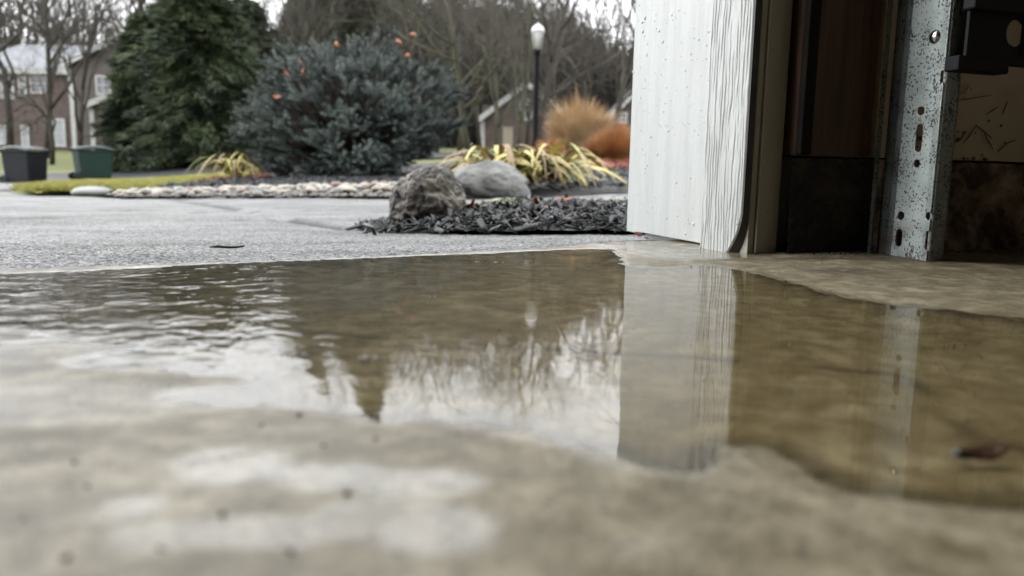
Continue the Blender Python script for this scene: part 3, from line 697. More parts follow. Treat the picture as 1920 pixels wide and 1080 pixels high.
for (px, py, r) in [(650, 938, .0009), (545, 1047, .0006), (140, 880, .0006), (165, 925, .0005), (300, 1045, .0005), (125, 1065, .0007), (560, 783, .0007), (705, 830, .0006), (607, 845, .0006), (490, 806, .0005), (417, 980, .0007), (22, 563, .0011), (46, 603, .001), (115, 600, .0008), (1500, 1050, .0005), (1065, 985, .0003)]:
    p = onz(px, py); sp.append((p.x, p.y, r))
scatter('grit', M['grit'], sp, 'dark grit and crumbs scattered over the wet concrete floor', 'grit')
sp = []
for _ in range(110):
    px, py = random.uniform(300, 1500), random.uniform(480, 760); p = onz(px, py); sp.append((p.x, p.y, random.choice([.0002, .0003, .0004])))
for px, py in [(900, 491), (935, 492), (550, 665), (680, 670), (800, 556)]:
    p = onz(px, py)
    for k in range(6): sp.append((p.x+random.uniform(-.004, .004), p.y+random.uniform(-.001, .001), .0008))
scatter('floating_flecks', M['foam'], sp, 'tiny white flecks and bubbles floating on the puddle', 'flecks')
# leaves lying on the floor
def leaf_mesh(name, L, Wd, curl_=.3, seed=0, lobes=0):
    r = random.Random(seed); vs = []; n = 9
    for i in range(n):
        a = i/(n-1); w = Wd*math.sin(math.pi*min(1, a*.93+.05))**.8*(1+.35*lobes*math.sin(a*18)+.1*r.uniform(-1, 1))
        z = curl_*L*(a-.5)**2*2+.04*L*r.uniform(-1, 1)
        vs += [(-L/2+L*a, -w, z+.35*w), (-L/2+L*a, 0, z), (-L/2+L*a, w, z+.25*w)]
    fs = [(i*3+k, i*3+k+1, i*3+k+4, i*3+k+3) for i in range(n-1) for k in range(2)]
    m = bpy.data.meshes.new(name); m.from_pydata(vs, [], fs); m.update(); m.shade_smooth(); return m
lf = tag(empty('fallen_leaf', onz(1828, 864)), 'small curled brown leaf with a dark end in the blurred puddle at lower right', 'leaf')
bl = link('blade', leaf_mesh('leaf_blade', .0078, .0019, .35, 3), M['brownleaf'], lf); bl.location = (.0012, 0, .0012); bl.rotation_euler = (.5, -.1, .05); solid(bl, .0003)
m2 = MB().tube([(-.0042, .0004, .0010), (-.0030, -.0002, .0014), (-.0012, .0003, .0009), (.0004, 0, .0011)], [.0004, .0011, .0010, .0003], 8); m2.build('husk', M['blackleaf'], lf, True)
def one_leaf(p, L, Wd, mat_, rot, label, seed, lobes=.0, group=None, cu=.3):
    o = link('fallen_leaf', leaf_mesh('leaf', L, Wd, cu, seed, lobes), mat_); o.location = p; o.rotation_euler = rot; solid(o, max(.0003, L*.01)); return tag(o, label, 'leaf', group)
p = at(426, 470, .62); p.z = gz1(p.x, p.y)+.0025
o = MB().tube([(-.014, 0, .0), (-.008, .001, .0004), (0, 0, .0), (.008, .0012, .0002), (.0125, 0, .0010), (.014, .001, .0016)], [.0008, .0012, .0011, .0010, .0008, .0004], 7).build('leaf_stalk', M['blackleaf'], None, True); o.location = p; tag(o, 'thin black leaf stalk lying alone on the grey driveway left of the puddle', 'leaf')
p = W(.004, .148, .0025); one_leaf(p, .008, .0032, M['redleaf'], (.6, 0, .5), 'dark red scrap of leaf wedged under the outer foot of the white jamb', 6, cu=.5)
p = W(.0, .125, .0015); one_leaf(p, .004, .0012, M['redleaf'], (.4, .2, .1), 'smallest red leaf crumb under the middle of the white jamb', 9, cu=.5)
p = onz(1240, 478); p.z += .0006; one_leaf(p, .005, .0007, M['blackleaf'], (.1, 0, -.2), 'short dark splinter on the slab in front of the jamb', 11, cu=.2)

# ------------------------------------------------------------------ rocks, pebbles, mulch
def rock_mesh(name, rx, ry, rz, amp, freq, seed, sub=4, cut=-.6, pits=0):
    bm = bmesh.new(); bmesh.ops.create_icosphere(bm, subdivisions=sub, radius=1)
    for v in bm.verts:
        d = v.co.normalized(); q = d*freq+Vector((seed*3.1, seed*1.7, seed))
        h = 1+amp*(noise.noise(q)+.5*noise.noise(q*2.1)+.3*noise.noise(q*4.3)+.18*noise.noise(q*9))
        if pits: h -= pits*max(0, noise.noise(q*3.2+Vector((9, 9, 9))))**1.2
        if pits: h += pits*.16*noise.noise(q*15)
        co = d*h; co.z = max(co.z, cut)
        v.co = Vector((co.x*rx, co.y*ry, co.z*rz))
    m = bpy.data.meshes.new(name); bm.to_mesh(m); bm.free(); m.shade_smooth(); return m
def place_rock(name, px, py, Y, me, mat_, lab, cat='rock', sink=0, rz=0):
    p = at(px, py, Y); o = link(name, me, mat_); z0 = min(v.co.z for v in me.vertices)
    o.location = (p.x, p.y, gz1(p.x, p.y)-z0-sink); o.rotation_euler.z = rz; return tag(o, lab, cat)
me = rock_mesh('rough_rock', .059, .054, .058, .16, 1.4, 4, 6, -.72, .26)
rr = place_rock('rough_rock', 805, 418, 1.22, me, M['stone_rough'], 'rough pitted brown limestone rock at the tip of the black mulch', sink=.002)
me = rock_mesh('smooth_boulder', .175, .13, .098, .17, 1.1, 14, 5, -.62, .02)
sb = place_rock('smooth_boulder', 918, 366, 3.3, me, M['stone_smooth'], 'smooth rounded grey boulder in front of the yellow strap leaves', 'boulder', .012, .15)
me = rock_mesh('pale_block', .075, .11, .028, .10, .8, 3, 3, -.7)
place_rock('pale_stone', 176, 372, 3.6, me, M['kerb'], 'flat pale grey edging stone at the left end of the pebbles', 'stone', .002, -.3)
for px, py, Y, sz, mm, lab in [(912, 386, 1.75, .022, 'pebble_c', 'brown and white pebble between the rough rock and the mulch'), (935, 380, 1.85, .020, 'pebble_a', 'cream pebble on the mulch edge below the smooth boulder'), (893, 392, 1.7, .013, 'pebble_a', 'smallest pale pebble beside the rough rock')]:
    p = at(px, py, Y); o = link('pebble', rock_mesh('pebble_mesh', sz*1.4, sz, sz*.55, .15, 1.2, px, 2), M[mm]); o.location = (p.x, p.y, p.z); tag(o, lab, 'pebble')
PM = [[rock_mesh('pebble_mesh', 1.25, .95, .62, .14, 1.1, k*5+1, 2) for k in range(4)] for _ in range(3)]
for grp, mm in zip(PM, ('pebble_a', 'pebble_b', 'pebble_c')):
    for m in grp: m.materials.append(M[mm])
npb = 0
while npb < 290:
    px = random.uniform(205, 765); a = random.random()**.8
    Yp = 3.02+.62*a*(1 if px > 330 else .7)
    X = (px-960)/F_PX*Yp
    if X > -.42 or X < -1.72: continue
    if Yp < float(yback(X))+.02: Yp = float(yback(X))+.02+.35*random.random()
    grp = random.choices([0, 1, 2], [.62, .26, .12])[0]
    o = bpy.data.objects.new('pebble', random.choice(PM[grp])); col.objects.link(o)
    s = random.choice([.011, .013, .016, .019, .024]); lay = random.random()
    hump = float(np.interp(X, [-1.6, -.9, -.45], [.002, .018, .034]))*math.sin(math.pi*min(1, max(0, (Yp-3.0)/.75)))
    o.location = (X, Yp, gz1(X, Yp)+.012+hump+.3*s); o.scale = (s, s, s*random.uniform(.8, 1.2)); o.rotation_euler = (random.uniform(-.4, .4), random.uniform(-.4, .4), random.uniform(0, 6.3))
    cl = ('cream', 'grey', 'rust brown')[grp]
    tag(o, f'{cl} river pebble in the strip of pebbles between driveway and black mulch', 'pebble', f'{cl} pebbles edging the driveway'); npb += 1
mb = MB()   # small gravel below the pebbles
ico = [(0, 0, 1), (.9, 0, .3), (.3, .85, .3), (-.7, .5, .3), (-.7, -.5, .3), (.3, -.85, .3), (0, 0, -.6)]; icf = [(0, 1, 2), (0, 2, 3), (0, 3, 4), (0, 4, 5), (0, 5, 1), (6, 2, 1), (6, 3, 2), (6, 4, 3), (6, 5, 4), (6, 1, 5)]
for _ in range(2600):
    X = random.uniform(-1.75, -.40); Yp = float(yback(X))+random.uniform(.0, .68); s = random.uniform(.008, .017)
    hump = float(np.interp(X, [-1.6, -.9, -.45], [0, .013, .026]))*math.sin(math.pi*min(1, max(0, (Yp-float(yback(X)))/.75))); a = random.random()*6.3; ca, sa = math.cos(a), math.sin(a)
    z = gz1(X, Yp)+.008+hump if _ % 1 == 0 else 0
    mb.add([(X+s*(v[0]*ca-v[1]*sa), Yp+s*(v[0]*sa+v[1]*ca), z+s*.7*v[2]) for v in ico], icf)
tag(mb.build('gravel', mat('mixed_gravel', (.05, .042, .036), (.24, .21, .18), .4, 25, mid=(.4, .6)), smooth=True), 'small mixed gravel filling the gaps under the river pebbles', 'gravel', kind='stuff')

def chips(name, mat_, n, sampler, zf, Lr, label, tilt=.45):
    P = np.array([sampler() for _ in range(n)]); z = zf(P[:, 0], P[:, 1])
    vs = np.zeros((n, 8, 3)); L = rng.uniform(*Lr, n); w = L*rng.uniform(.05, .24, n); th = w*rng.uniform(.15, .4, n)
    yaw = rng.uniform(0, 2*np.pi, n); pit = rng.normal(0, tilt, n); rol = rng.normal(0, .6, n)
    k = 0
    for a in (-1, 1):
        for b in (-1, 1):
            for c in (-1, 1):
                x = a*L/2*(.75+.25*rng.random(n)); y = b*w/2*(.5+.6*rng.random(n)); q = c*th/2
                y2 = y*np.cos(rol)-q*np.sin(rol); z2 = y*np.sin(rol)+q*np.cos(rol)
                x3 = x*np.cos(pit)-z2*np.sin(pit); z3 = x*np.sin(pit)+z2*np.cos(pit)
                vs[:, k] = np.stack([P[:, 0]+x3*np.cos(yaw)-y2*np.sin(yaw), P[:, 1]+x3*np.sin(yaw)+y2*np.cos(yaw), z+z3+L*.12], -1); k += 1
    f = np.array([(0, 1, 3, 2), (4, 6, 7, 5), (0, 4, 5, 1), (2, 3, 7, 6), (0, 2, 6, 4), (1, 5, 7, 3)])
    fs = (np.arange(n)[:, None, None]*8+f[None]).reshape(-1, 4)
    return tag(link(name, np_mesh(name, vs.reshape(-1, 3), fs), mat_), label, 'mulch', kind='stuff')
def s_near():
    while True:
        X = random.uniform(-.245, .75); t = random.random(); f, b = float(nb_front(X)), float(nb_back(X))
        if X < -.1 and random.random() < .3: continue
        return X+random.gauss(0, .004), f+(b-f)*t*random.uniform(.95, 1.05)-(random.random()**8*.12 if random.random() < .3 else random.random()**3*.02)
nz_ = lambda x, y: gz(x, y)+nb_mound(x, y)
chips('mulch', M['mulch'], 17000, s_near, nz_, (.005, .040), 'wet black shredded mulch heaped beside the white jamb', .35)
chips('mulch', M['greychip'], 900, s_near, lambda x, y: nz_(x, y)+.004, (.006, .03), 'light grey shreds mixed into the top of the near black mulch', .4)
chips('mulch', M['barkchip'], 220, s_near, lambda x, y: nz_(x, y)+.005, (.01, .03), 'scattered grey brown bark chips on top of the near black mulch', .35)
def s_far():
    while True:
        X = random.uniform(-3.3, 3.6); t = random.random()**1.6; y0 = float(yback(X)); Y = y0+.02+(9-y0)*t
        if X < -.42 and Y < y0+.6: continue
        if X < float(np.interp(Y, [3.0, 3.7, 5.9, 8.5, 10, 16], [-1.6, -1.8, -2.35, -2.85, -3.05, -2.5])): continue
        return X, Y
chips('mulch', M['mulch'], 9000, s_far, lambda x, y: gz(x, y)+.03, (.03, .08), 'dark mulch covering the far planting bed round the shrubs', .3)
# weeds and coloured leaves in the mulch
mb = MB()
def sprig(cx, cy, n, sz):
    for _ in range(n):
        x = cx+random.gauss(0, sz*1.3); y = cy+random.gauss(0, sz); z = float(nz_(np.array([x]), np.array([y]))[0])+.012+random.random()*.010; a = random.random()*6.3; L = random.uniform(.004, .009)
        d = Vector((math.cos(a), math.sin(a), random.uniform(-.2, .5)))*L; w = Vector((-math.sin(a), math.cos(a), 0))*L*.35; c = Vector((x, y, z))
        mb.add([c-d*.5, c+w, c+d, c-w], [(0, 1, 2, 3)])
p = at(945, 425, 1.2); sprig(p.x, p.y, 70, .016)
tag(mb.build('weed', M['weed']), 'small bright green weed sprouting from the near black mulch', 'weed')
mb = MB(); p = at(1157, 420, 1.25); sprig(p.x, p.y, 16, .007)
tag(mb.build('weed', M['weed']), 'tiny green sprout in the mulch next to the white jamb', 'weed')
mb = MB(); p = at(1165, 370, 1.8); sprig(p.x, p.y, 16, .009)
tag(mb.build('weed', M['weed']), 'green sprout on the crest of the mulch touching the white jamb edge', 'weed')
for i, (px, py, Y, mm, lab) in enumerate([(1057, 408, 1.35, 'orangeleaf', 'orange leaf scrap on the near black mulch'), (1003, 420, 1.22, 'redleaf', 'dark red leaf scrap in the middle of the near mulch'), (880, 430, 1.2, 'redleaf', 'faded red leaf scrap at the front edge of the near mulch'), (990, 392, 1.5, 'pebble_b', 'curled grey dead leaf standing on the near mulch'), (1062, 385, 1.6, 'pebble_b', 'flat grey dead leaf on the mulch nearest the walkway')]):
    p = at(px, py, Y); p.z = float(nz_(np.array([p.x]), np.array([p.y]))[0])+.012
    one_leaf(p, .026 if i != 3 else .04, .006, M[mm], (.4, .3*i, i*1.3), lab, 20+i, .6, cu=.5)

# grass blades on the near lawn
n = 26000; T1 = rng.random(n)**1.4; Yl = 3.65+T1*9; Ll = np.array([lawn_left(y) for y in Yl]); Lr_ = np.array([lawn_right(y) for y in Yl])
Xl = Ll+(Lr_-Ll)*rng.random(n); Zl = gz(Xl, Yl)+.015; a = rng.uniform(0, 6.28, n); h = rng.uniform(.02, .05, n); ln = rng.normal(0, .02, (n, 2)); w = .004+.001*(Yl-3.6)
V = np.stack([np.stack([Xl-np.cos(a)*w, Yl-np.sin(a)*w, Zl], -1), np.stack([Xl+np.cos(a)*w, Yl+np.sin(a)*w, Zl], -1), np.stack([Xl+ln[:, 0], Yl+ln[:, 1], Zl+h], -1)], 1)
tag(link('grass', np_mesh('grass', V.reshape(-1, 3), np.arange(n*3).reshape(-1, 3)), M['grass']), 'short yellowish winter grass of the near lawn', 'grass', kind='stuff')

# ------------------------------------------------------------------ dwarf blue spruce
def needle_shoots(shoots, nn, nl, nw, seed):
    """shoots: list of (start, direction, length, radius)"""
    r = np.random.default_rng(seed); V = []
    for (p, d, L, rad) in shoots:
        p = np.array(p); d = np.array(d)/np.linalg.norm(d); a = np.cross(d, [0, 0, 1.0]); a = a/(np.linalg.norm(a)+1e-9); b = np.cross(d, a)
        t = r.random(nn)**.8; th = r.uniform(0, 2*np.pi, nn); out = a[None]*np.cos(th)[:, None]+b[None]*np.sin(th)[:, None]
        base = p+d*(t*L)[:, None]; dirn = out*.8+d*.75; dirn /= np.linalg.norm(dirn, axis=1)[:, None]
        rr_ = nl*(1-.35*t)*r.uniform(.8, 1.2, nn); tip = base+dirn*rr_[:, None]+out*rad*.2
        side = np.cross(dirn, d); side /= (np.linalg.norm(side, axis=1)[:, None]+1e-9)
        V.append(np.stack([base-side*nw, base+side*nw, tip], 1))
    V = np.concatenate(V).reshape(-1, 3); return V, np.arange(len(V)).reshape(-1, 3)
def spruce():
    Yc = 6.5; base = at(668, 335, Yc); zb = gz1(base.x, base.y); px = Yc/F_PX
    root = tag(empty('blue_spruce', (base.x, base.y, zb)), 'broad dwarf blue spruce shrub with orange leaves caught in it behind the pebbles', 'shrub')
    bpy.context.view_layer.update(); r = random.Random(5); shoots = []; stems = MB(); tips = []
    for k in range(560):
        az = r.uniform(0, 2*math.pi); el = math.asin(r.uniform(-.30, 1))
        d = Vector((math.cos(az)*math.cos(el), math.sin(az)*math.cos(el), math.sin(el)))
        lob = 1+.16*noise.noise(d*2.3+Vector((3, 1, 7)))+.10*r.uniform(-1, 1)
        rx = (212 if d.x < 0 else 215)*px; rz = 206*px
        rad = Vector((d.x*rx, d.y*rx*.9, d.z*rz))*lob
        if d.x > 0: rad.z += .10*d.x*(1-d.z); 
        else: rad.z -= .0
        if d.x > .2 and rad.z < .32: rad.x *= .62+.38*rad.z/.32
        c = Vector((.0, 0, .20)); rad = rad*(.9 if d.z < 0 else 1); q = c+rad; inner = r.random() < .36
        if inner: q = c+rad*r.uniform(.55, .8)
        if q.z < .03: q.z = .03+r.random()*.06
        out = Vector((d.x, d.y, d.z*.4+.16)).normalized(); st_ = q-out*.22
        stems.tube([c*.6, c+rad*.45, st_], [.02, .012, .006], 4, False)
        tips.append((q, out))
        for j in range(9):
            off = Vector((r.gauss(0, .9), r.gauss(0, .9), r.gauss(0, .28))); off = off-out*off.dot(out)*.6
            dj = (out+off*.42).normalized(); L = r.uniform(.06, .14); s0 = st_+out*r.uniform(0, .14)+off*.03
            shoots.append((s0, dj, L, .02))
    V, Fc = needle_shoots([(tuple(a), tuple(b), c, d) for a, b, c, d in shoots], 80, .022, .0036, 3)
    o = link('foliage', np_mesh('spruce_foliage', V, Fc), M['spruce'], root); o['kind'] = 'stuff'
    stems.build('branches', M['spruce_in'], root)['kind'] = 'stuff'
    return root, tips
sproot, tips = spruce()
for i, (px, py, lab) in enumerate([(520, 182, 'orange leaf caught lowest on the left side of the blue spruce'), (535, 137, 'dark red leaf caught on the left shoulder of the blue spruce'), (560, 113, 'small orange leaf high on the left shoulder of the blue spruce'), (566, 134, 'pale orange scrap beside the dark red leaf on the blue spruce'),
                               (630, 82, 'faint orange leaf near the top left of the blue spruce'), (748, 77, 'dark orange leaf at the crown of the blue spruce'), (776, 63, 'upright orange leaf topmost on the blue spruce'), (766, 102, 'broad orange leaf just below the top of the blue spruce')]):
    p = at(px, py, 5.9+.0*i); one_leaf(p, .052, .014, M['orangeleaf' if i not in (1,) else 'redleaf'], (1.1, .5*i, .6*i), lab, 40+i, .5, cu=.6)
# ------------------------------------------------------------------ strap leaf clumps
def strap_mesh(name, L, H, w, twist, droop):
    vs = []; n = 12
    for i in range(n+1):
        a = i/n; x = L*a; z = H*(1-(2*a**droop-1)**2)*(1.0) if a < 1 else 0
        ww = w*(1-.85*a**2)*(.55+.45*min(1, a*4)); th = twist*a
        vs += [(x, -ww*math.cos(th), z-ww*math.sin(th)), (x, 0, z-ww*.25), (x, ww*math.cos(th), z+ww*math.sin(th))]
    fs = [(i*3+k, i*3+k+1, i*3+k+4, i*3+k+3) for i in range(n) for k in range(2)]
    m = bpy.data.meshes.new(name); m.from_pydata(vs, [], fs); m.update(); m.shade_smooth(); return m
STR = []
for mm in ('straw', 'straw_green', 'straw_tan'):
    for k in range(4):
        m = strap_mesh('strap_leaf', 1.0, [.30, .42, .22, .55][k], .042, [.4, -.6, 1.1, .1][k], [.75, .85, 1.0, .65][k]); m.materials.append(M[mm]); STR.append(m)
def strap_clump(px, py, Y, wpx, n, Lm, label, wts=(.45, .35, .2), squash=1):
    c = at(px, py, Y); zb = bedz(c.x, c.y)+.035; root = tag(empty('strap_leaf_plant', (c.x, c.y, zb)), label, 'plant'); half = wpx/2*Y/F_PX
    for k in range(n):
        grp = random.choices([0, 1, 2], wts)[0]; o = link('leaf', STR[grp*4+random.randrange(4)], None, root)
        a = random.uniform(0, 2*math.pi); L = Lm*random.uniform(.6, 1.25); x = random.uniform(-.7, .7)*(half-L*.2)
        o.location = (x, random.uniform(-.08, .08), random.uniform(-.01, .03)); o.scale = (L, L*random.uniform(.7, 1.1), L*squash*random.uniform(.6, 1.1)); o.rotation_euler = (random.uniform(-.3, .3), random.uniform(-.15, .1), a)
    return root
strap_clump(985, 325, 3.65, 265, 295, .30, 'collapsed clump of yellow and green strap leaves behind the smooth grey boulder', (.5, .15, .35), .85)
strap_clump(440, 326, 6.0, 60, 90, .24, 'small yellow strap leaf clump at the left foot of the blue spruce', (.45, .15, .4), 1.0)
# grasses
def grass_clump(px, py, Y, wpx, hpx, n, mat_, label, lean=.5, wd=.004, dome=1.0, seed=1):
    c = at(px, py, Y); zb = gz1(c.x, c.y); r = np.random.default_rng(seed); Wd = wpx/2*Y/F_PX; H = hpx*Y/F_PX
    az = r.uniform(0, 2*np.pi, n); rad = np.sqrt(r.random(n)); h = H*(1+.55*fbm(np.cos(az)*2.2+seed, np.sin(az)*2.2, seed))*(.5+.5*r.random(n)+.12*(r.random(n) > .9))*(np.sqrt(np.maximum(0, 1-(rad*.9)**2))*dome+(1-dome)); bx = rad*np.cos(az)*Wd*.35; by = rad*np.sin(az)*Wd*.35
    V = []
    pts = []
    for a in np.linspace(0, 1, 4):
        pts.append(np.stack([bx*(1)+rad*np.cos(az)*Wd*.65*a**1.6, by+rad*np.sin(az)*Wd*.65*a**1.6, h*(a**.8)], -1))
    sd = np.stack([-np.sin(r.uniform(0, 6.28, n)), np.cos(az), 0*az], -1)*wd; vs = []; fs = []
    allp = []
    for i, p_ in enumerate(pts):
        ww = (1-.3*i); allp += [p_-sd*ww, p_+sd*ww]
    VV = np.stack(allp, 1); f = np.array([(0, 1, 3, 2), (2, 3, 5, 4), (4, 5, 7, 6)])
    fs = (np.arange(n)[:, None, None]*8+f[None]).reshape(-1, 4)
    root = tag(empty('ornamental_grass', (c.x, c.y, zb)), label, 'grass')
    o = link('blades', np_mesh('grass_blades', VV.reshape(-1, 3), fs), mat_, root); o['kind'] = 'stuff'; return root
grass_clump(1150, 306, 8.3, 125, 74, 5200, M['orangegrass'], 'rounded orange ornamental grass mound right beside the white jamb edge', wd=.005, seed=2)
grass_clump(1085, 306, 9.6, 150, 112, 3000, M['plume'], 'taller feathery tan orange grass behind the rounded mound', wd=.008, dome=.3, seed=3)
grass_clump(1030, 300, 9.0, 70, 55, 500, M['orangegrass'], 'low thin brownish grass left of the tall feathery clump', wd=.006, dome=.4, seed=4)
# fallen red leaves round the grasses
def s_red():
    return random.uniform(.55, 1.75), random.uniform(6.0, 8.2)
n = 1500; P = np.array([s_red() for _ in range(n)]); o = chips('leaf_litter', M['redleaf'], n, s_red, lambda x, y: gz(x, y)+.05, (.03, .07), 'dark red fallen leaves spread under the orange grasses', .5); o['category'] = 'leaf litter'
def s_red2():
    return random.uniform(-1.9, -1.0)-.9, random.uniform(6.0, 6.6)
o = chips('leaf_litter', M['redleaf'], 90, lambda: (random.uniform(-2.35, -1.85), random.uniform(5.7, 6.2)), lambda x, y: gz(x, y)+.05, (.03, .06), 'pinkish red fallen leaves at the left foot of the blue spruce', .5); o['category'] = 'leaf litter'
# ------------------------------------------------------------------ lamp post, markers
def lamp():
    Y = 12.0; b = at(1003, 300, Y); zb = gz1(b.x, b.y); top = at(1006, 45, Y).z-zb
    root = tag(empty('lamp_post', (b.x, b.y, zb)), 'black yard lamp post with a frosted lantern and white domed cap', 'lamp post')
    MB().lathe([(.06, 0), (.06, .25), (.040, .3), (.036, top-.47), (.028, top-.42)], 14).build('post', M['lampblack'], root, True)
    MB().lathe([(.03, top-.46), (.055, top-.43), (.03, top-.40), (.07, top-.375)], 14).build('collar', M['lampblack'], root, True)
    MB().lathe([(.065, top-.375), (.085, top-.13), (.085, top-.125)], 16).build('lantern_glass', M['lampglass'], root, True)
    cp = MB().lathe([(.10, top-.125), (.098, top-.09), (.08, top-.045), (.04, top-.012), (.012, top-.005), (.01, top+.02)], 18).build('cap', M['white'], root, True)
    for k in range(4):
        a = math.pi/4+k*math.pi/2; MB().tube([(.068*math.cos(a), .068*math.sin(a), top-.375), (.088*math.cos(a), .088*math.sin(a), top-.125)], .006, 6).build('lantern_bar', M['lampblack'], root)
lamp()
def marker(px, py, Y, wpx, hpx, mat_, lab, nm, cat):
    b = at(px, py, Y); w = wpx*Y/F_PX/2; h = hpx*Y/F_PX; zb = gz1(b.x, b.y); topz = at(px, py-hpx, Y).z-zb
    root = tag(empty(nm, (b.x, b.y, zb)), lab, cat)
    MB().box(-w, w, -w*.8, w*.8, 0, topz-.02).build('body', mat_, root, bevel=.01)
    MB().box(-w*1.1, w*1.1, -w*.9, w*.9, topz-.018, topz).build('lid', mat_, root, bevel=.006)
marker(1068, 280, 10.5, 14, 22, M['utility'], 'pale green utility marker box in front of the tan grass', 'utility_box', 'utility box')
marker(952, 262, 15, 18, 24, mat('beige_plastic', (.22, .19, .14), None, .5), 'beige utility pedestal left of the lamp post', 'utility_pedestal', 'utility box')
# ------------------------------------------------------------------ wheeled bins
def make_bin(body, lidm, dark):
    root = empty('wheelie_bin'); w0, w1, d0, d1, H = .28, .32, .33, .38, .98
    def frus(zb, zt, ex=0):
        f = lambda z: (w0+(w1-w0)*z/H+ex, d0+(d1-d0)*z/H+ex)
        a, b = f(zb), f(zt); vs = [(-a[0], -a[1], zb), (a[0], -a[1], zb), (a[0], a[1], zb), (-a[0], a[1], zb), (-b[0], -b[1], zt), (b[0], -b[1], zt), (b[0], b[1], zt), (-b[0], b[1], zt)]
        return MB().add(vs, [(3, 2, 1, 0), (4, 5, 6, 7), (0, 1, 5, 4), (1, 2, 6, 5), (2, 3, 7, 6), (3, 0, 4, 7)])
    frus(.06, H-.03).build('body', body, root, bevel=.03)
    frus(H-.07, H-.02, .02).build('rim', body, root, bevel=.008)
    mb = MB(); n = 8; vs = []
    for i in range(n+1):
        y = -.45+.90*i/n; z = H+.03+.09*math.sin(math.pi*i/n)
        vs += [(-.385, y, z-.06), (-.30, y, z), (.30, y, z), (.385, y, z-.06)]
    fs = [(i*4+k, i*4+k+1, i*4+k+5, i*4+k+4) for i in range(n) for k in range(3)]; mb.add(vs, fs); ld = mb.build('lid', M['bin_lid'], root, True); solid(ld, .04, -1)
    MB().tube([(-.26, .43, H-.02), (-.26, .50, H+.01), (.26, .50, H+.01), (.26, .43, H-.02)], .014, 6).build('handle', dark, root)
    for sx in (-1, 1):
        w = MB().lathe([(.02, -.03), (.12, -.03), (.13, -.015), (.13, .015), (.12, .03), (.02, .03)], 18).build('wheel', dark, root); w.rotation_euler = (0, R_(90), 0); w.location = (sx*.29, .36, .13)
    return root
b1 = make_bin(M['bin_black'], M['bin_black'], M['bin_black']); b2 = make_bin(M['bin_green'], M['bin_green'], M['bin_black'])
for bb, px, ytop, ybase, Y, rz, lab in ((b1, 50, 277, 346, 20.0, 1.35, 'dark wheeled bin at far left of the lawn, its black back turned to the camera'), (b2, 176, 276, 338, 20.0, 2.3, 'green wheeled bin with a round white emblem, right of the darker bin')):
    top = at(px, ytop, Y); base = at(px, ybase, Y); zb = gz1(base.x, Y); s = (top.z-base.z)/.98
    bb.location = (base.x, Y, base.z); bb.rotation_euler.z = rz; s = s*.93; bb.scale = (1.06, 1.06, s); tag(bb, lab, 'bin')
# dark back panels and the emblem
def panel(root, x, m_):
    MB().add([(x, -.2, .16), (x, .2, .16), (x*1.2, .26, .85), (x*1.2, -.26, .85)], [(0, 1, 2, 3)])
mb = MB(); mb.box(-.22, .22, -.347, -.327, .20, .86); 
ring = MB().lathe([(.070, 0), (.105, 0), (.105, .004), (.070, .004)], 22); e_ = ring.build('emblem', M['white'], b2); e_.location = (.322, .02, .72); e_.rotation_euler = (0, R_(86), 0)
for k in range(3):
    a = k*2.094; t_ = MB().add([(.03, 0, .002), (-.02, .03, .002), (-.02, -.03, .002)], [(0, 1, 2)]).build('emblem_arrow', M['white'], e_); t_.location = (.045*math.cos(a), .045*math.sin(a), .002); t_.rotation_euler.z = a+1.57

